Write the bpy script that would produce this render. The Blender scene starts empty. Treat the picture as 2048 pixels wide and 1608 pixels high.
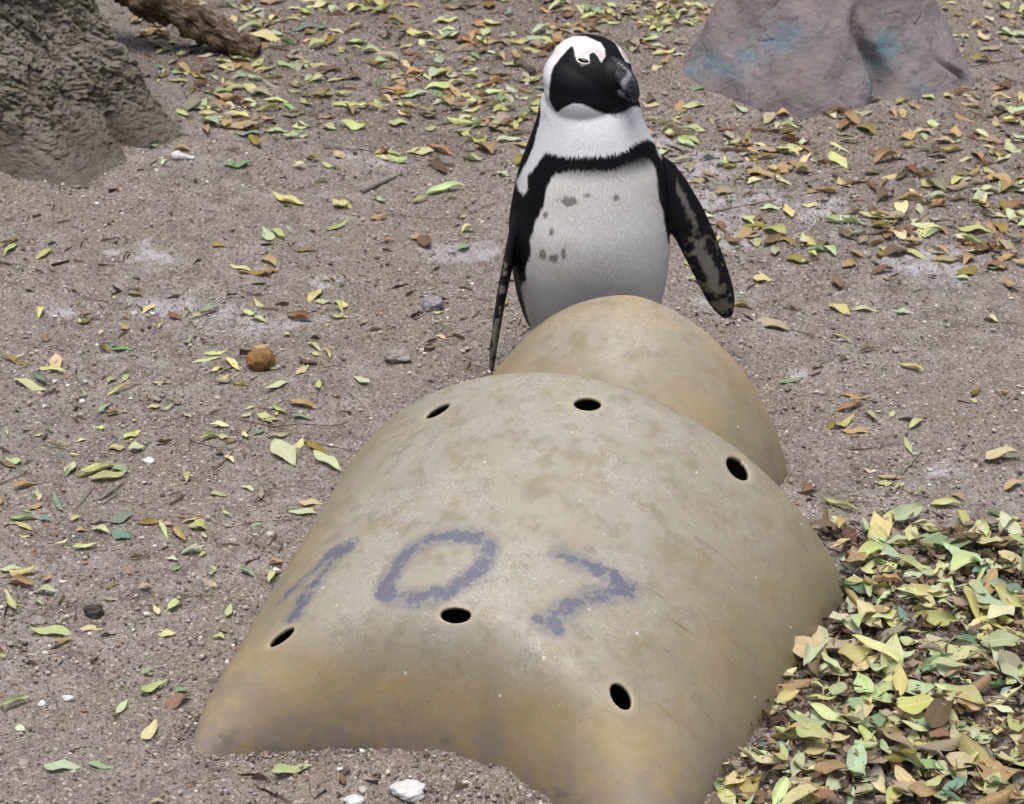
import bpy, bmesh, math, random
import numpy as np
from mathutils import Vector, Matrix

# ================================================================ camera, sky, sun, exposure
scene = bpy.context.scene
cam_data = bpy.data.cameras.new('camera')
cam = bpy.data.objects.new('camera', cam_data)
scene.collection.objects.link(cam)
cam.location = (0, 0, 1.75)
cam.rotation_euler = (math.radians(90 - 27), 0, 0)
cam_data.sensor_width = 36
cam_data.sensor_fit = 'HORIZONTAL'
cam_data.lens = 4500.0 / 2048.0 * 36.0
cam_data.clip_end = 500
cam_data.dof.use_dof = True
cam_data.dof.focus_distance = 3.15
cam_data.dof.aperture_fstop = 16
scene.camera = cam

SUN_EL, SUN_ROT = 80.0, 205.0
world = bpy.data.worlds.new('World')
scene.world = world
world.use_nodes = True
wn = world.node_tree
bg = wn.nodes['Background']
sky = wn.nodes.new('ShaderNodeTexSky')
sky.sky_type = 'NISHITA'
sky.sun_disc = False
sky.sun_elevation = math.radians(SUN_EL)
sky.sun_rotation = math.radians(SUN_ROT)
sky.air_density = 1.0
sky.dust_density = 6.0
sky.ozone_density = 0.6
wn.links.new(sky.outputs[0], bg.inputs[0])
bg.inputs[1].default_value = 0.075

sun_data = bpy.data.lights.new('sun', 'SUN')
sun_data.energy = 1.5
sun_data.angle = math.radians(32)
sun_data.color = (1.0, .985, .965)
sun = bpy.data.objects.new('sun', sun_data)
scene.collection.objects.link(sun)
# high above and a little from the camera's left, softened by cloud
sun.rotation_euler = (math.radians(90 - SUN_EL), 0, math.radians(180 - SUN_ROT))

scene.view_settings.view_transform = 'Standard'
scene.view_settings.look = 'None'
scene.view_settings.gamma = 1
scene.view_settings.use_curve_mapping = False
scene.view_settings.exposure = 0.86

scene.cycles.max_bounces = 5
scene.cycles.diffuse_bounces = 3
scene.cycles.glossy_bounces = 2
scene.cycles.transmission_bounces = 2
scene.cycles.caustics_reflective = False

scene.cycles.use_adaptive_sampling = True
scene.cycles.adaptive_threshold = .02


# ---------------------------------------------------------------- the place, in metres
CAM_H, CAM_PITCH, CAM_F = 1.75, math.radians(27.0), 4500.0 / 2048.0 * 36.0


def vnoise(P, seed=0):
    """value noise in 3-D, -1..1"""
    P = np.asarray(P, dtype=np.float64)
    i = np.floor(P).astype(np.int64)
    f = P - i
    u = f * f * f * (f * (f * 6 - 15) + 10)
    out = np.zeros(len(P))
    for dx in (0, 1):
        for dy in (0, 1):
            for dz in (0, 1):
                h = (i[:, 0] + dx) * 374761393 + (i[:, 1] + dy) * 668265263 + (i[:, 2] + dz) * 1274126177 + seed * 144665
                h = (h ^ (h >> 13)) & 0x7fffffff
                h = (h * 1274126177) & 0x7fffffff
                h = (h ^ (h >> 16)) & 0xffff
                w = (u[:, 0] if dx else 1 - u[:, 0]) * (u[:, 1] if dy else 1 - u[:, 1]) * (u[:, 2] if dz else 1 - u[:, 2])
                out += w * (h / 32767.5 - 1)
    return out


def fbm(P, octaves=4, seed=0, gain=.5):
    P = np.asarray(P, dtype=np.float64)
    a, s, t = 1.0, 0.0, 0.0
    for k in range(octaves):
        s = s + a * vnoise(P * (2.03 ** k) + 7.3 * k, seed + k)
        t += a
        a *= gain
    return s / t


def sstep(a, b, x):
    t = np.clip((x - a) / (b - a), 0, 1)
    return t * t * (3 - 2 * t)


def poly_sd(P, poly):
    """signed distance to a polygon, positive inside"""
    poly = np.asarray(poly, dtype=np.float64)
    x, y = P[:, 0], P[:, 1]
    d = np.full(len(P), 1e9)
    ins = np.zeros(len(P), bool)
    n = len(poly)
    for k in range(n):
        a, b = poly[k], poly[(k + 1) % n]
        e = b - a
        t = np.clip(((x - a[0]) * e[0] + (y - a[1]) * e[1]) / (e @ e + 1e-12), 0, 1)
        d = np.minimum(d, (x - a[0] - t * e[0]) ** 2 + (y - a[1] - t * e[1]) ** 2)
        c = (a[1] > y) != (b[1] > y)
        if abs(e[1]) > 1e-12:
            ins ^= c & (x < e[0] * (y - a[1]) / e[1] + a[0])
    d = np.sqrt(d)
    return np.where(ins, d, -d)


def seg_dist3(P, pts):
    d = np.full(len(P), 1e9)
    for a, b in zip(pts[:-1], pts[1:]):
        a, b = np.array(a), np.array(b)
        e = b - a
        t = np.clip(((P - a) @ e) / (e @ e + 1e-12), 0, 1)
        d = np.minimum(d, np.linalg.norm(P - a - t[:, None] * e, axis=1))
    return d


AX = math.radians(21.4)
AXA = np.array([math.sin(AX), math.cos(AX)])          # long axis of the nest shelter
AXB = np.array([math.cos(AX), -math.sin(AX)])         # across it
SH = dict(o=(-0.1353, 2.2847), L=0.7092, W=0.6683, hf=0.1937, hb=0.3512, rf=.125, rb=0.1447, nf=2.0, nb=3.0, conc=0.1077, m=1.92, wk=0.06, wkb=0, wt=1.2222, sk=0.0004, uc=.02, zm=0.2, cl=0.3215)
DM = dict(o=(.0967, 3.0209), L=.27, W=.5384, hf=.273, hb=.273, rf=.243, rb=0, nf=2.2, nb=2, conc=0, m=1.75, wk=.16, wkb=0, wt=1.0, sk=0.0, uc=0, zm=0)


def shell_grid(c, nu, nt):
    """vertices (nt, nu, 3) of an arched shell, plus (arc, axial) coordinates"""
    prof = []
    nfr, nbk = int(nt * .34), (int(nt * .25) if c['rb'] else 0)
    for k in range(nfr):
        u = k / nfr
        ul = .3 if c['uc'] else 0.0
        if u < ul:
            kk = c['zm'] * u / ul
            prof.append((c['uc'] * (1 - u / ul) ** 1.7, kk))
        else:
            th = math.pi / 2 * ((u - ul) / (1 - ul)) ** .8
            z0 = c['zm'] if c['uc'] else 0.0
            prof.append((c['rf'] * (1 - math.cos(th) ** (2 / c['nf'])), z0 + (1 - z0) * math.sin(th) ** (2 / c['nf'])))
    nm = nt - nfr - nbk
    for k in range(nm):
        prof.append((c['rf'] + (c['L'] - c['rf'] - c['rb']) * k / (nm - 1 if not nbk else nm), 1.0))
    for k in range(nbk):
        th = math.pi / 2 * (1 - (k / (nbk - 1)) ** 1.25)
        prof.append((c['L'] - c['rb'] * (1 - math.cos(th) ** (2 / c['nb'])), math.sin(th) ** (2 / c['nb'])))
    q = np.array([p[0] for p in prof])
    k = np.array([p[1] for p in prof])
    ph = np.linspace(0, 1, nu)
    ph = math.pi * (ph + .035 * np.sin(4 * math.pi * ph) * 0)
    m = c['m']
    cx = -np.sign(np.cos(ph)) * np.abs(np.cos(ph)) ** (2 / m)
    sz = np.abs(np.sin(ph)) ** (2 / m)
    h = c['hf'] + (c['hb'] - c['hf']) * sstep(-.15, 1.1, q / c['L'])
    wf = 1 + (c['wt'] - 1) * q / c['L']
    wf = wf - c['wk'] * np.clip(1 - q / c['rf'], 0, 1) ** 2.5
    if c['rb']:
        wf = wf * (1 - c['wkb'] * np.clip(1 - (c['L'] - q) / c['rb'], 0, 1) ** 2.5)
    X = (c['W'] / 2) * wf[:, None] * (cx[None, :] + c['sk'] * sz[None, :] ** 2)
    Z = (h * k)[:, None] * sz[None, :]
    Z = Z * (1 + .03 / h[:, None]) - .03
    Q = q[:, None] + c['conc'] * (1 - cx[None, :] ** 2) * np.clip(1 - q[:, None] / c.get('cl', .35), 0, 1) ** 1.5
    V = np.zeros(X.shape + (3,))
    V[..., 0] = c['o'][0] + AXA[0] * Q + AXB[0] * X
    V[..., 1] = c['o'][1] + AXA[1] * Q + AXB[1] * X
    V[..., 2] = Z
    return V


def worley(P, seed=0):
    """cell noise in 2-D: F1, F2 - F1 and a random value for each cell"""
    i = np.floor(P).astype(np.int64)
    f1 = np.full(len(P), 9.0)
    f2 = np.full(len(P), 9.0)
    idv = np.zeros(len(P))
    for dx in (-1, 0, 1):
        for dy in (-1, 0, 1):
            c = i + np.array([dx, dy])
            h = c[:, 0] * 374761393 + c[:, 1] * 668265263 + seed * 97531
            h = (h ^ (h >> 13)) & 0x7fffffff
            h = (h * 1274126177) & 0x7fffffff
            a = (h & 0x3ff) / 1023.0
            b = ((h >> 10) & 0x3ff) / 1023.0
            d = np.hypot(c[:, 0] + a - P[:, 0], c[:, 1] + b - P[:, 1])
            nearer = d < f1
            f2 = np.where(nearer, f1, np.minimum(f2, d))
            idv = np.where(nearer, ((h >> 20) & 0x3ff) / 1023.0, idv)
            f1 = np.where(nearer, d, f1)
    return f1, f2 - f1, idv


def in_shell(x, y, pad=0.0):
    out = np.zeros(np.shape(x), bool)
    for c in (SH, DM):
        dx, dy = np.asarray(x) - c['o'][0], np.asarray(y) - c['o'][1]
        q, s = dx * AXA[0] + dy * AXA[1], dx * AXB[0] + dy * AXB[1]
        w = c['W'] / 2
        conc = c['conc'] * (1 - np.clip(s / w, -1, 1) ** 2) * .9
        out |= (q > conc - pad) & (q < c['L'] + pad) & (np.abs(s) < w + pad)
    return out


def ground_z(x, y):
    x, y = np.asarray(x, float), np.asarray(y, float)
    P = np.stack([x.ravel(), y.ravel(), np.zeros(x.size)], 1)
    z = .012 * fbm(P * 1.7, 2, 3) + .008 * fbm(P * 6.0, 3, 11)
    z = z.reshape(x.shape)
    z = z + .030 * np.exp(-(((x - .62) / .22) ** 2 + ((y - 2.55) / .26) ** 2))      # litter drift beside the shelter
    z = z + (.028 + .016 * fbm(P * 22, 3, 55).reshape(x.shape)) * np.exp(-(((x - .0) / .20) ** 2 + ((y - 2.37) / .075) ** 2))       # sand blown against the front
    z = z + .03 * np.exp(-(((x + 1.1) / .5) ** 2 + ((y - 4.8) / .45) ** 2))
    z = z + .02 * np.exp(-(((x - .75) / .4) ** 2 + ((y - 5.15) / .35) ** 2))
    return z


def project(P):
    P = np.atleast_2d(np.asarray(P, float))
    c, s = math.cos(CAM_PITCH), math.sin(CAM_PITCH)
    zc = P[:, 1] * c - (P[:, 2] - CAM_H) * s
    yc = P[:, 1] * s + (P[:, 2] - CAM_H) * c
    f = 4500.0
    return np.stack([1024 + f * P[:, 0] / zc, 804 - f * yc / zc, zc], 1)

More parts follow.
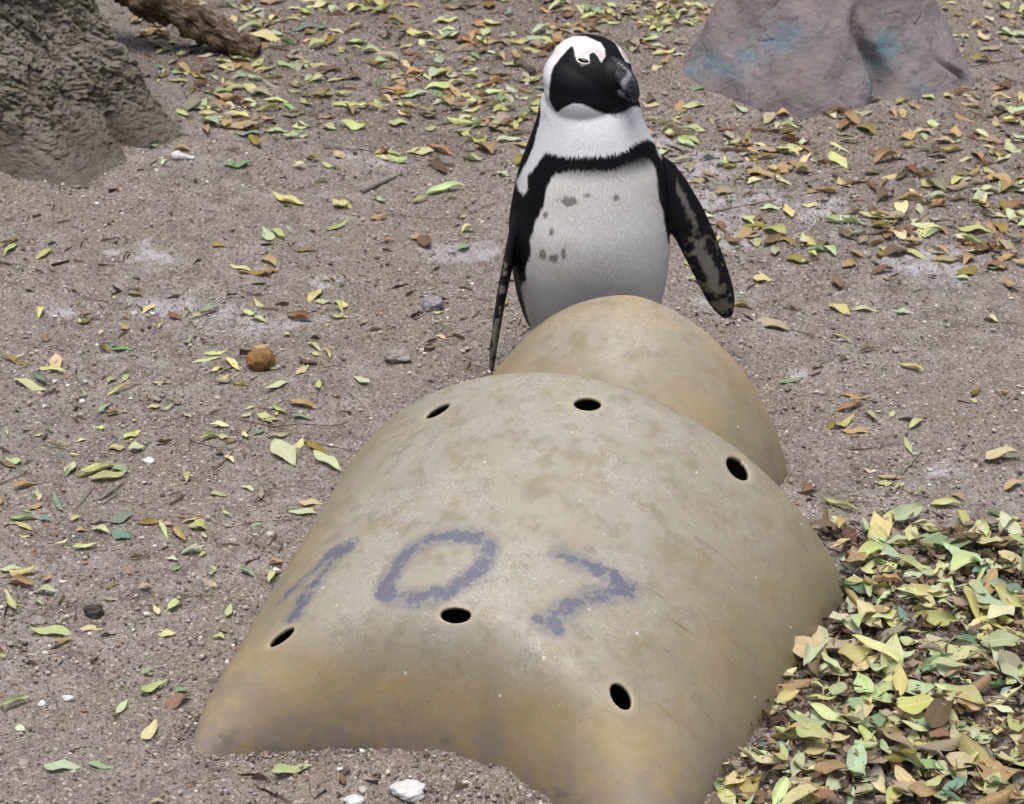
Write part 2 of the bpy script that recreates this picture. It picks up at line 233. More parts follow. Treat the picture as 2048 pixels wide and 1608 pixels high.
# ---- surveyed positions (metres)
LEAVES = [(-0.99, 4.098, 0.068, 0.014, 62, 'o'), (-0.982, 4.062, 0.057, 0.016, 75, 'y'), (-0.911, 4.044, 0.05, 0.016, 53, 'y'), (-0.579, 4.101, 0.037, 0.015, -32, 'o'), (-0.459, 4.342, 0.073, 0.023, -25, 'y'), (-0.353, 4.327, 0.053, 0.021, -45, 'y'), (-0.486, 4.154, 0.061, 0.02, -60, 'p'), (-0.466, 4.163, 0.058, 0.015, -66, 'y'), (-0.405, 4.094, 0.051, 0.011, 10, 'o'), (-0.526, 3.997, 0.057, 0.017, -35, 'w'), (-0.488, 3.979, 0.082, 0.022, 9, 'o'), (-0.472, 4.032, 0.055, 0.022, -56, 't'), (-0.714, 3.894, 0.042, 0.011, -16, 'y'), (-0.372, 3.876, 0.053, 0.02, 63, 'y'), (-0.352, 3.849, 0.035, 0.016, -13, 'y'), (-0.324, 3.828, 0.054, 0.012, -69, 'y'), (-0.473, 3.826, 0.045, 0.013, -59, 'w'), (-0.625, 3.785, 0.04, 0.015, -44, 'r'), (-0.576, 3.792, 0.049, 0.013, 38, 'y'), (-0.485, 3.782, 0.037, 0.014, -45, 'y'), (-0.466, 3.756, 0.037, 0.015, -17, 'y'), (-0.39, 3.769, 0.057, 0.036, -23, 'r'), (-0.784, 3.769, 0.031, 0.012, 46, 'o'), (-0.724, 3.667, 0.025, 0.011, 34, 'b'), (-0.7, 3.652, 0.042, 0.015, -2, 'g'), (-0.809, 3.586, 0.07, 0.025, -80, 'w'), (-0.813, 3.557, 0.075, 0.015, -24, 'y'), (-0.824, 3.516, 0.053, 0.022, -55, 'b'), (-0.832, 3.486, 0.084, 0.019, -36, 'y'), (-0.882, 3.594, 0.073, 0.014, -32, 'o'), (-0.673, 3.496, 0.079, 0.012, 46, 'y'), (-0.614, 3.519, 0.041, 0.014, -5, 'y'), (-0.527, 3.629, 0.049, 0.016, 21, 'y'), (-0.542, 3.601, 0.054, 0.013, 19, 'p'), (-0.521, 3.567, 0.028, 0.011, 57, 'y'), (-0.494, 3.581, 0.059, 0.015, -61, 'w'), (-0.505, 3.531, 0.037, 0.011, 65, 'y'), (-0.472, 3.506, 0.032, 0.023, -18, 'y'), (-0.409, 3.489, 0.055, 0.018, 42, 'p'), (-0.368, 3.555, 0.039, 0.012, 60, 'y'), (-0.36, 3.587, 0.049, 0.019, -12, 'd'), (-0.678, 3.4, 0.03, 0.021, 12, 't'), (-0.613, 3.426, 0.022, 0.015, 17, 'y'), (-0.749, 3.456, 0.025, 0.011, -67, 't'), (-0.587, 3.424, 0.027, 0.011, 57, 'p'), (-0.357, 3.418, 0.059, 0.019, -22, 't'), (-0.397, 3.407, 0.041, 0.011, -51, 'y'), (-0.414, 3.375, 0.041, 0.022, -27, 'w'), (-0.691, 3.344, 0.017, 0.012, -22, 'y'), (-0.634, 3.322, 0.036, 0.019, 43, 'y'), (-0.651, 3.271, 0.031, 0.021, 11, 'w'), (-0.618, 3.268, 0.028, 0.02, 0, 'p'), (-0.574, 3.287, 0.027, 0.016, 6, 'd'), (-0.747, 3.272, 0.05, 0.011, -10, 't'), (-0.714, 3.2, 0.031, 0.018, 71, 'p'), (-0.667, 3.196, 0.067, 0.024, 28, 'y'), (-0.818, 3.208, 0.041, 0.014, -40, 'r'), (-0.503, 3.299, 0.04, 0.023, 23, 'p'), (-0.478, 3.302, 0.017, 0.012, 10, 'y'), (-0.479, 3.247, 0.015, 0.011, 24, 'd'), (-0.461, 3.232, 0.039, 0.012, -63, 'w'), (-0.372, 3.246, 0.087, 0.039, -62, 'p'), (-0.301, 3.221, 0.078, 0.024, -51, 'p'), (-0.319, 3.262, 0.064, 0.014, -48, 'o'), (-0.422, 3.325, 0.027, 0.011, 43, 'g'), (-0.355, 3.378, 0.037, 0.013, -10, 'g'), (-0.587, 3.688, 0.036, 0.011, 83, 'g'), (-0.668, 3.192, 0.07, 0.018, 34, 'y'), (-0.646, 3.17, 0.071, 0.024, 20, 'p'), (-0.713, 3.196, 0.037, 0.015, 72, 'g'), (-0.775, 3.136, 0.054, 0.017, 28, 't'), (-0.712, 3.074, 0.061, 0.012, -65, 'b'), (-0.758, 3.031, 0.051, 0.02, 0, 'p'), (-0.723, 3.026, 0.02, 0.014, 0, 'b'), (-0.752, 3.005, 0.037, 0.011, -36, 'y'), (-0.606, 3.029, 0.042, 0.023, 41, 'b'), (-0.601, 2.979, 0.039, 0.026, -31, 'b'), (-0.633, 2.994, 0.036, 0.015, -28, 'p'), (-0.679, 3.029, 0.018, 0.012, 50, 'y'), (-0.556, 3.019, 0.044, 0.016, 9, 'o'), (-0.536, 2.994, 0.054, 0.011, -69, 'p'), (-0.486, 3.002, 0.034, 0.024, 11, 'y'), (-0.511, 2.979, 0.048, 0.02, -56, 't'), (-0.647, 2.942, 0.04, 0.012, 17, 'y'), (-0.481, 2.933, 0.045, 0.012, 5, 'p'), (-0.511, 2.909, 0.016, 0.011, -12, 'p'), (-0.749, 2.882, 0.032, 0.015, 11, 'p'), (-0.729, 2.871, 0.041, 0.025, 22, 'w'), (-0.726, 2.843, 0.043, 0.023, -4, 't'), (-0.689, 2.82, 0.045, 0.016, -6, 'p'), (-0.73, 2.789, 0.06, 0.016, -64, 'y'), (-0.448, 2.844, 0.031, 0.016, -37, 'k'), (-0.488, 2.774, 0.026, 0.017, 44, 'y'), (-0.514, 2.762, 0.021, 0.011, -60, 'w'), (-0.454, 2.764, 0.014, 0.011, 12, 'k'), (-0.41, 2.765, 0.036, 0.011, 86, 'p'), (-0.492, 2.709, 0.026, 0.015, 9, 'y'), (-0.651, 2.701, 0.074, 0.029, 0, 'p'), (-0.6, 2.717, 0.035, 0.012, -5, 'w'), (-0.634, 2.68, 0.028, 0.015, 6, 't'), (-0.416, 2.691, 0.018, 0.012, -9, 'w'), (-0.571, 2.871, 0.017, 0.011, -33, 't'), (-0.71, 2.635, 0.009, 0.011, 18, 'y'), (-0.505, 2.609, 0.019, 0.013, 36, 'k'), (-0.491, 2.561, 0.049, 0.017, 40, 'y'), (-0.452, 2.555, 0.018, 0.013, 17, 'g'), (-0.449, 2.527, 0.038, 0.022, 43, 'r'), (-0.668, 2.514, 0.049, 0.017, 39, 'p'), (-0.526, 2.518, 0.03, 0.011, 70, 'p'), (-0.479, 2.457, 0.039, 0.017, 72, 'w'), (-0.651, 2.458, 0.017, 0.012, -36, 'p'), (-0.579, 2.368, 0.048, 0.021, 6, 'p'), (-0.53, 2.373, 0.036, 0.011, -15, 'g'), (-0.282, 2.367, 0.058, 0.02, 22, 'p'), (-0.539, 2.823, 0.018, 0.012, 0, 'k'), (-0.318, 3.087, 0.039, 0.02, -5, 'w'), (-0.327, 3.053, 0.045, 0.015, 0, 'p'), (-0.355, 2.904, 0.025, 0.015, 15, 't'), (-0.356, 2.866, 0.039, 0.011, 76, 'y'), (-0.414, 5.693, 0.075, 0.027, 73, 'y'), (-0.633, 5.543, 0.069, 0.038, 32, 't'), (-0.608, 5.421, 0.1, 0.05, -12, 'y'), (-0.513, 5.515, 0.096, 0.051, 11, 'b'), (-0.482, 5.365, 0.051, 0.032, 20, 'y'), (-0.393, 5.529, 0.04, 0.026, 43, 'w'), (-0.299, 5.557, 0.06, 0.032, -9, 'o'), (-0.232, 5.461, 0.075, 0.039, -14, 'y'), (-0.163, 5.584, 0.062, 0.042, 9, 'y'), (-0.103, 5.404, 0.079, 0.023, -53, 't'), (-0.344, 5.317, 0.057, 0.03, 9, 'y'), (-0.383, 5.391, 0.077, 0.03, 27, 'y'), (-0.662, 5.258, 0.065, 0.033, -40, 'y'), (-0.616, 5.233, 0.079, 0.023, 72, 'y'), (-0.592, 5.179, 0.064, 0.028, 31, 'y'), (-0.674, 5.204, 0.059, 0.028, 16, 't'), (-0.545, 5.208, 0.077, 0.026, -49, 'p'), (-0.792, 5.155, 0.06, 0.029, 54, 'p'), (-0.849, 5.179, 0.036, 0.025, 27, 'b'), (-0.648, 5.135, 0.052, 0.037, 9, 'g'), (-0.828, 5.111, 0.031, 0.022, 15, 'o'), (-0.308, 5.254, 0.062, 0.022, 33, 'p'), (-0.147, 5.159, 0.077, 0.032, -65, 'p'), (-0.089, 5.2, 0.025, 0.018, 19, 'p'), (-0.232, 5.167, 0.048, 0.033, 10, 't'), (-0.297, 5.204, 0.041, 0.029, -23, 'r'), (-0.083, 5.067, 0.026, 0.018, 0, 'g'), (-0.05, 5.028, 0.067, 0.026, 28, 'p'), (-0.395, 5.009, 0.036, 0.025, 12, 'p'), (-0.354, 4.94, 0.043, 0.019, 32, 'y'), (-0.31, 4.955, 0.056, 0.022, -71, 'y'), (-0.248, 4.944, 0.033, 0.023, 0, 'y'), (-0.474, 4.933, 0.05, 0.018, -48, 'y'), (-0.588, 5.009, 0.049, 0.024, -28, 'y'), (-0.687, 4.997, 0.067, 0.037, 13, 'g'), (-0.618, 4.84, 0.056, 0.034, -31, 'y'), (-0.65, 4.881, 0.03, 0.021, 14, 'r'), (-0.69, 4.833, 0.054, 0.026, -16, 'w'), (-0.555, 4.833, 0.041, 0.025, 21, 't'), (-0.527, 4.751, 0.056, 0.028, 7, 'p'), (-0.582, 4.719, 0.059, 0.031, -14, 'g'), (-0.565, 4.678, 0.074, 0.022, -63, 'o'), (-0.603, 4.786, 0.046, 0.023, -9, 't'), (-0.478, 4.719, 0.064, 0.025, 13, 'p'), (-0.475, 4.79, 0.048, 0.034, -17, 'y'), (-0.41, 4.783, 0.046, 0.028, -38, 'y'), (-0.355, 4.786, 0.071, 0.038, -17, 'y'), (-0.258, 4.815, 0.045, 0.031, 9, 'y'), (-0.178, 4.776, 0.037, 0.024, 23, 'p'), (-0.163, 4.819, 0.023, 0.016, -39, 't'), (-0.159, 4.64, 0.081, 0.025, -43, 't'), (-0.088, 4.596, 0.05, 0.035, -16, 'p'), (-0.017, 4.521, 0.034, 0.024, -35, 'p'), (-0.063, 4.712, 0.044, 0.031, 0, 'k'), (-0.012, 4.709, 0.036, 0.025, 36, 'p'), (-0.025, 4.914, 0.055, 0.03, -33, 'y'), (0.028, 4.982, 0.026, 0.018, 37, 'w'), (-0.158, 4.974, 0.039, 0.027, -23, 'o'), (-0.374, 4.603, 0.057, 0.023, -69, 'w'), (-0.433, 4.593, 0.038, 0.02, -32, 'o'), (-0.459, 4.544, 0.035, 0.022, 22, 'p'), (-0.39, 4.54, 0.052, 0.018, -39, 'p'), (-0.279, 4.593, 0.052, 0.018, -40, 'y'), (-0.245, 4.573, 0.048, 0.031, -8, 'y'), (-0.59, 4.547, 0.064, 0.041, 6, 'g'), (-0.466, 4.357, 0.088, 0.025, -34, 'p'), (-0.138, 4.419, 0.089, 0.032, 21, 'p'), (-0.35, 4.327, 0.046, 0.029, -23, 'y'), (-0.191, 4.369, 0.042, 0.018, 47, 'y'), (-0.277, 4.363, 0.034, 0.017, -33, 'y'), (-0.157, 4.544, 0.073, 0.029, -63, 'd'), (-0.271, 4.261, 0.039, 0.027, 27, 't'), (-0.352, 4.218, 0.081, 0.011, 51, 'y'), (-0.487, 4.149, 0.052, 0.025, -60, 'p'), (-0.466, 4.16, 0.052, 0.02, -60, 'y'), (-0.718, 4.62, 0.045, 0.023, 9, 't'), (-0.786, 4.64, 0.026, 0.018, 15, 'g'), (-0.404, 4.45, 0.042, 0.017, 9, 'p'), (-0.745, 4.833, 0.056, 0.019, -51, 'y'), (-0.172, 4.129, 0.056, 0.029, -63, 'd'), (-0.189, 4.155, 0.032, 0.022, 20, 't'), (-0.095, 4.11, 0.03, 0.021, 22, 'g'), (-0.086, 4.197, 0.036, 0.02, 9, 'y'), (-0.099, 4.282, 0.018, 0.012, 42, 'y'), (0.373, 5.293, 0.08, 0.027, 32, 'y'), (0.399, 5.6, 0.025, 0.018, 18, 'p'), (0.417, 4.913, 0.084, 0.024, 37, 'p'), (0.524, 4.891, 0.053, 0.025, -69, 'p'), (0.578, 4.833, 0.034, 0.024, 10, 'r'), (0.615, 4.848, 0.037, 0.021, 0, 't'), (0.7, 4.998, 0.068, 0.022, 76, 'y'), (0.722, 4.96, 0.067, 0.027, -71, 't'), (0.719, 4.855, 0.078, 0.034, -69, 'p'), (0.787, 4.852, 0.026, 0.019, 13, 'p'), (0.762, 4.916, 0.077, 0.023, -70, 'y'), (0.825, 4.963, 0.029, 0.02, 13, 'w'), (0.838, 4.935, 0.028, 0.02, 27, 't'), (0.962, 4.963, 0.042, 0.027, -27, 'p'), (0.987, 5.014, 0.055, 0.033, -7, 'y'), (1.012, 4.979, 0.077, 0.02, -79, 'y'), (1.067, 5.65, 0.08, 0.041, 36, 'w'), (1.149, 5.631, 0.037, 0.026, -12, 'o'), (1.254, 5.47, 0.072, 0.024, -18, 'p'), (1.179, 5.43, 0.07, 0.027, -79, 'w'), (0.747, 4.777, 0.066, 0.023, 63, 'r'), (0.792, 4.75, 0.079, 0.027, -65, 'o'), (0.877, 4.712, 0.045, 0.031, 31, 't'), (0.951, 4.785, 0.042, 0.027, -25, 'p'), (1.021, 4.815, 0.055, 0.022, -33, 't'), (1.088, 4.774, 0.035, 0.017, -57, 'p'), (0.956, 4.627, 0.063, 0.037, 10, 't'), (0.815, 4.577, 0.085, 0.046, 30, 't'), (0.706, 4.571, 0.082, 0.034, -70, 'y'), (0.623, 4.501, 0.045, 0.031, 0, 't'), (0.6, 4.621, 0.082, 0.022, -50, 'w'), (0.635, 4.582, 0.064, 0.018, 60, 'w'), (0.431, 4.588, 0.042, 0.028, 0, 'b'), (0.468, 4.536, 0.034, 0.024, 9, 'o'), (0.521, 4.469, 0.062, 0.021, 43, 'w'), (0.678, 4.552, 0.047, 0.025, -36, 'r'), (0.622, 4.75, 0.054, 0.021, -79, 'o'), (0.351, 4.747, 0.05, 0.022, -70, 'p'), (0.393, 4.704, 0.071, 0.021, -47, 'y'), (0.718, 4.655, 0.059, 0.011, -50, 'y'), (0.881, 4.437, 0.043, 0.03, 29, 'y'), (0.946, 4.469, 0.055, 0.019, 51, 'y'), (0.993, 4.414, 0.051, 0.034, -6, 'p'), (1.023, 4.472, 0.048, 0.033, -6, 't'), (0.882, 4.34, 0.049, 0.024, 38, 't'), (1.058, 4.605, 0.044, 0.02, -49, 'o'), (1.063, 4.684, 0.04, 0.028, -17, 't'), (1.093, 4.672, 0.022, 0.015, 32, 'w'), (1.018, 4.701, 0.029, 0.015, -52, 't'), (0.878, 4.661, 0.043, 0.03, 15, 'w'), (0.791, 4.616, 0.061, 0.018, -67, 'r'), (0.616, 4.327, 0.041, 0.022, 7, 'y'), (0.444, 4.396, 0.042, 0.029, 0, 't'), (0.452, 4.355, 0.019, 0.013, 0, 'g'), (0.48, 4.246, 0.057, 0.016, -70, 'y'), (0.533, 4.31, 0.046, 0.029, 6, 'p'), (0.692, 4.234, 0.061, 0.023, -28, 'p'), (0.653, 4.265, 0.035, 0.015, -25, 'y'), (0.76, 4.268, 0.052, 0.017, -11, 't'), (0.746, 4.222, 0.043, 0.03, -20, 'o'), (0.909, 4.157, 0.051, 0.022, -34, 'w'), (0.846, 4.111, 0.041, 0.016, -13, 'g'), (0.88, 4.33, 0.047, 0.026, 19, 't'), (0.957, 4.222, 0.04, 0.011, -58, 't'), (0.551, 4.148, 0.053, 0.014, -61, 'o'), (0.605, 4.097, 0.052, 0.024, -21, 'g'), (0.561, 4.052, 0.055, 0.03, -19, 'o'), (0.593, 4.079, 0.024, 0.017, -49, 'w'), (0.348, 4.034, 0.028, 0.02, 0, 'y'), (0.482, 3.963, 0.04, 0.028, 0, 'w'), (0.658, 4.025, 0.033, 0.023, 33, 't'), (0.717, 3.996, 0.055, 0.017, 23, 'r'), (0.481, 3.744, 0.078, 0.03, -45, 'k'), (0.612, 3.816, 0.065, 0.027, -61, 'y'), (0.66, 3.81, 0.055, 0.02, 4, 'w'), (0.727, 3.808, 0.032, 0.018, -15, 'p'), (0.601, 3.693, 0.049, 0.011, -52, 'y'), (0.884, 3.77, 0.032, 0.019, -39, 'w'), (0.707, 3.569, 0.047, 0.02, -38, 'w'), (0.641, 3.643, 0.044, 0.017, 20, 'k'), (0.427, 3.837, 0.053, 0.024, 0, 't'), (0.886, 4.049, 0.044, 0.022, -18, 't'), (0.448, 4.12, 0.018, 0.013, 31, 'k'), (0.735, 4.102, 0.029, 0.016, -69, 'w'), (0.348, 3.955, 0.037, 0.011, -13, 'y'), (0.484, 3.517, 0.055, 0.015, 23, 'b'), (0.59, 3.454, 0.061, 0.016, -32, 't'), (0.576, 3.405, 0.061, 0.018, 32, 't'), (0.606, 3.37, 0.045, 0.011, -71, 'y'), (0.643, 3.38, 0.036, 0.011, 75, 'y'), (0.678, 3.345, 0.042, 0.013, 47, 'y'), (0.558, 3.348, 0.052, 0.014, 44, 'y'), (0.536, 3.341, 0.039, 0.015, 59, 'o'), (0.573, 3.318, 0.049, 0.019, -13, 't'), (0.652, 3.266, 0.054, 0.012, -87, 'p'), (0.577, 3.181, 0.022, 0.013, -13, 'w'), (0.61, 3.162, 0.046, 0.015, -3, 't'), (0.598, 3.137, 0.03, 0.019, -20, 'y'), (0.619, 3.135, 0.021, 0.011, 46, 'y'), (0.801, 3.217, 0.063, 0.025, -2, 'w'), (0.799, 3.462, 0.033, 0.018, 46, 'o'), (0.848, 3.465, 0.016, 0.011, 22, 't'), (0.679, 3.066, 0.047, 0.022, 3, 'y'), (0.511, 3.058, 0.068, 0.019, -35, 'p'), (0.632, 3.098, 0.023, 0.012, 6, 'r'), (0.704, 3.093, 0.033, 0.012, -43, 't'), (0.471, 3.115, 0.027, 0.019, 34, 'r'), (0.799, 3.13, 0.037, 0.018, 24, 't'), (0.618, 3.045, 0.033, 0.023, 9, 'g'), (0.752, 3.036, 0.036, 0.013, -42, 'g'), (0.512, 2.754, 0.071, 0.03, -95, 'p'), (0.494, 2.674, 0.071, 0.034, -107, 'p'), (0.471, 2.588, 0.051, 0.036, -5, 'y'), (0.499, 2.555, 0.044, 0.022, -71, 'p'), (0.438, 2.508, 0.038, 0.025, -70, 'p'), (0.367, 2.485, 0.044, 0.024, 41, 'y'), (0.384, 2.438, 0.054, 0.038, -18, 'p'), (0.391, 2.402, 0.051, 0.03, -24, 'p'), (0.418, 2.453, 0.066, 0.02, -46, 'p'), (0.456, 2.477, 0.03, 0.021, -62, 'g'), (0.29, 2.319, 0.075, 0.043, 32, 'y'), (0.438, 2.335, 0.029, 0.02, 0, 'p'), (0.311, 2.402, 0.037, 0.026, 35, 'w'), (0.344, 2.361, 0.028, 0.02, -46, 'w'), (0.457, 2.392, 0.032, 0.022, 0, 'p'), (0.48, 2.376, 0.029, 0.017, -57, 'p'), (0.533, 2.462, 0.051, 0.034, 5, 'y'), (0.55, 2.428, 0.049, 0.027, -15, 'g'), (0.584, 2.415, 0.018, 0.013, -13, 'g'), (0.671, 2.53, 0.043, 0.025, -39, 'p'), (0.607, 2.515, 0.022, 0.016, -37, 'y'), (0.671, 2.602, 0.059, 0.028, -14, 'p'), (0.686, 2.683, 0.067, 0.033, 42, 'w'), (0.615, 2.706, 0.032, 0.023, 0, 'p'), (0.654, 2.716, 0.077, 0.02, -80, 'y'), (0.651, 2.897, 0.073, 0.033, -4, 'g'), (0.577, 2.907, 0.036, 0.025, -4, 'p'), (0.61, 2.751, 0.033, 0.023, 18, 'p'), (0.577, 2.798, 0.025, 0.017, 0, 'g'), (0.548, 2.785, 0.03, 0.021, -10, 't'), (0.506, 2.843, 0.037, 0.026, 26, 't'), (0.46, 2.675, 0.03, 0.021, -5, 'p'), (0.436, 2.574, 0.044, 0.017, -48, 'p'), (0.501, 2.583, 0.091, 0.018, -41, 'w'), (0.552, 2.378, 0.069, 0.027, 10, 'k'), (0.536, 2.359, 0.035, 0.019, -28, 'k'), (0.613, 2.321, 0.038, 0.025, 18, 't'), (0.612, 2.307, 0.031, 0.022, 0, 'g'), (0.515, 2.286, 0.042, 0.022, -28, 't'), (0.39, 2.278, 0.028, 0.02, -8, 'r'), (0.259, 2.342, 0.049, 0.013, -80, 'g'), (0.309, 2.282, 0.026, 0.018, -9, 'w'), (0.496, 2.359, 0.051, 0.023, 19, 'o'), (0.525, 2.345, 0.055, 0.018, -13, 'g'), (0.573, 2.351, 0.043, 0.027, -11, 'w'), (0.6, 2.458, 0.035, 0.025, -22, 't'), (0.555, 2.398, 0.034, 0.024, -7, 'r'), (0.405, 2.337, 0.045, 0.023, -26, 't'), (0.671, 2.764, 0.039, 0.018, -67, 'p'), (0.703, 2.779, 0.024, 0.017, -12, 'g'), (0.722, 2.756, 0.028, 0.02, -21, 'b'), (0.683, 2.843, 0.038, 0.023, -84, 'p'), (0.695, 2.839, 0.016, 0.011, -9, 'p'), (0.754, 2.903, 0.033, 0.017, -57, 'y'), (0.54, 2.854, 0.03, 0.021, -32, 'p')]
TWIGS = [(0.0008, 'n', [(-0.914, 4.055), (-0.875, 3.94), (-0.825, 3.876), (-0.769, 3.849), (-0.706, 3.841)]), (0.001, 'n', [(-0.554, 3.316), (-0.522, 3.289), (-0.495, 3.274), (-0.465, 3.268)]), (0.0012, 'n', [(-0.483, 3.197), (-0.463, 3.244), (-0.437, 3.344)]), (0.0011, 'n', [(-0.483, 3.382), (-0.439, 3.362), (-0.399, 3.348), (-0.358, 3.359), (-0.302, 3.35), (-0.274, 3.362)]), (0.0012, 'n', [(-0.36, 3.298), (-0.321, 3.289), (-0.284, 3.27), (-0.256, 3.259)]), (0.0008, 'w', [(-0.285, 3.481), (-0.261, 3.446), (-0.24, 3.399), (-0.237, 3.348), (-0.255, 3.259)]), (0.0013, 'n', [(-0.156, 3.662), (-0.115, 3.695), (-0.073, 3.718)]), (0.0008, 'n', [(-0.334, 3.57), (-0.302, 3.579)]), (0.0008, 'n', [(-0.306, 3.514), (-0.271, 3.524)]), (0.0015, 'g', [(0.355, 3.8), (0.391, 3.788), (0.449, 3.76), (0.504, 3.736), (0.551, 3.708), (0.597, 3.677)]), (0.001, 'n', [(0.548, 3.258), (0.592, 3.261), (0.645, 3.285)]), (0.0014, 'g', [(0.628, 3.179), (0.649, 3.215), (0.671, 3.247)]), (0.002, 'g', [(0.688, 3.005), (0.737, 3.014), (0.795, 3.029)]), (0.0016, 'g', [(0.518, 3.1), (0.544, 3.097), (0.569, 3.082)]), (0.0013, 'g', [(-0.705, 3.012), (-0.685, 3.064), (-0.667, 3.142)]), (0.0023, 'g', [(-0.652, 3.095), (-0.623, 3.156)]), (0.0012, 'g', [(-0.644, 3.081), (-0.628, 3.12)]), (0.0012, 'n', [(-0.493, 3.05), (-0.441, 3.012), (-0.402, 3.026), (-0.341, 3.033)]), (0.001, 'g', [(-0.456, 2.448), (-0.456, 2.409), (-0.443, 2.375), (-0.43, 2.354)]), (0.0009, 'g', [(-0.555, 2.38), (-0.525, 2.357), (-0.499, 2.329)]), (0.001, 'n', [(-0.493, 2.792), (-0.46, 2.807), (-0.425, 2.81)]), (0.0012, 'g', [(-0.722, 3.366), (-0.697, 3.335), (-0.676, 3.313)]), (0.0006, 'n', [(-0.618, 3.328), (-0.574, 3.356), (-0.504, 3.378)]), (0.0011, 'n', [(-0.348, 4.372), (-0.306, 4.318), (-0.259, 4.288), (-0.124, 4.282), (-0.034, 4.366)]), (0.0015, 'n', [(-0.413, 4.657), (-0.325, 4.644), (-0.295, 4.623)]), (0.0012, 'n', [(-0.108, 4.644), (0.012, 4.644)]), (0.0057, 'g', [(-0.315, 4.397), (-0.237, 4.498)]), (0.0042, 'n', [(-0.272, 5.237), (-0.246, 5.067)]), (0.0025, 'g', [(0.53, 4.471), (0.535, 4.409), (0.538, 4.363)]), (0.0029, 'g', [(0.396, 4.297), (0.454, 4.317), (0.549, 4.357)]), (0.002, 'w', [(0.613, 4.287), (0.617, 4.248), (0.599, 4.2), (0.566, 4.176)]), (0.0012, 'n', [(0.677, 4.498), (0.713, 4.419), (0.745, 4.378)]), (0.0011, 'n', [(0.278, 2.454), (0.281, 2.376), (0.29, 2.347)]), (0.0009, 'g', [(0.489, 2.846), (0.511, 2.864), (0.539, 2.87)]), (0.0009, 'n', [(-0.083, 4.537), (-0.007, 4.537)]), (0.0015, 'g', [(-0.819, 3.145), (-0.776, 3.182)]), (0.0016, 'n', [(1.075, 5.189), (1.14, 5.23), (1.253, 5.286)]), (0.0013, 'n', [(1.059, 5.169), (1.086, 5.128), (1.12, 5.122)]), (0.0012, 'n', [(-0.515, 3.548), (-0.494, 3.575), (-0.469, 3.593)]), (0.0012, 'n', [(0.589, 3.019), (0.614, 2.995), (0.641, 2.972)]), (0.0009, 'n', [(0.508, 4.836), (0.569, 4.916)]), (0.0012, 'n', [(0.903, 3.753), (0.938, 3.733)]), (0.0012, 'n', [(-0.105, 3.873), (-0.072, 3.866), (-0.043, 3.862)])]
HOLES = [((-0.3014, 2.482, 0.1395), (39.909, 19.512, 22.601), (96.652, -63.987, -116.701)), ((-0.072, 2.4282, 0.2066), (50.65, 0.181, -2.078), (-3.337, -51.571, -80.979)), ((0.1362, 2.3346, 0.1475), (29.097, -26.831, -36.616), (-72.268, -23.663, -40.615)), ((-0.1071, 2.8615, 0.2781), (44.9, 12.252, 20.552), (82.324, -68.38, -138.927)), ((0.1051, 2.7899, 0.3243), (51.226, -2.753, -1.61), (-5.479, -47.408, -93.175)), ((0.3146, 2.7487, 0.2451), (33.786, -20.43, -30.253), (-62.467, -22.396, -53.965))]
DIGITS = [([(-0.2192, 2.6076, 0.2038), (-0.2337, 2.5993, 0.1944), (-0.2471, 2.5813, 0.1849), (-0.2611, 2.56, 0.1749), (-0.2753, 2.5373, 0.1649), (-0.2851, 2.5104, 0.1579)], 0.014, 0.35), ([(-0.2399, 2.6171, 0.1913), (-0.2588, 2.5983, 0.1778), (-0.2771, 2.5909, 0.1642), (-0.3072, 2.5786, 0.14)], 0.012, 0.6), ([(-0.0409, 2.5439, 0.2543), (-0.0664, 2.5539, 0.2528), (-0.1017, 2.5583, 0.2455), (-0.1306, 2.5481, 0.2344), (-0.1478, 2.5308, 0.2248), (-0.1615, 2.5038, 0.2142), (-0.1659, 2.4845, 0.2086), (-0.1507, 2.4709, 0.2095), (-0.1252, 2.4619, 0.2136), (-0.0998, 2.459, 0.2188), (-0.0758, 2.4651, 0.2247), (-0.0535, 2.4803, 0.2325), (-0.0385, 2.4965, 0.2395), (-0.0304, 2.5167, 0.247), (-0.035, 2.5326, 0.2516), (-0.0409, 2.5439, 0.2543)], 0.0125, 0.2), ([(0.0606, 2.5169, 0.2461), (0.0853, 2.509, 0.2394), (0.1123, 2.5021, 0.2308), (0.136, 2.4947, 0.2208), (0.1518, 2.4863, 0.2114)], 0.012, 0.3), ([(0.1536, 2.4856, 0.2104), (0.1244, 2.4697, 0.2135), (0.1004, 2.4609, 0.2165), (0.0795, 2.4448, 0.2143), (0.0567, 2.4246, 0.2101), (0.0426, 2.4086, 0.2058)], 0.0135, 0.3), ([(0.0334, 2.4131, 0.2086), (0.0542, 2.4093, 0.2044), (0.056, 2.4034, 0.2018)], 0.01, 0.1)]
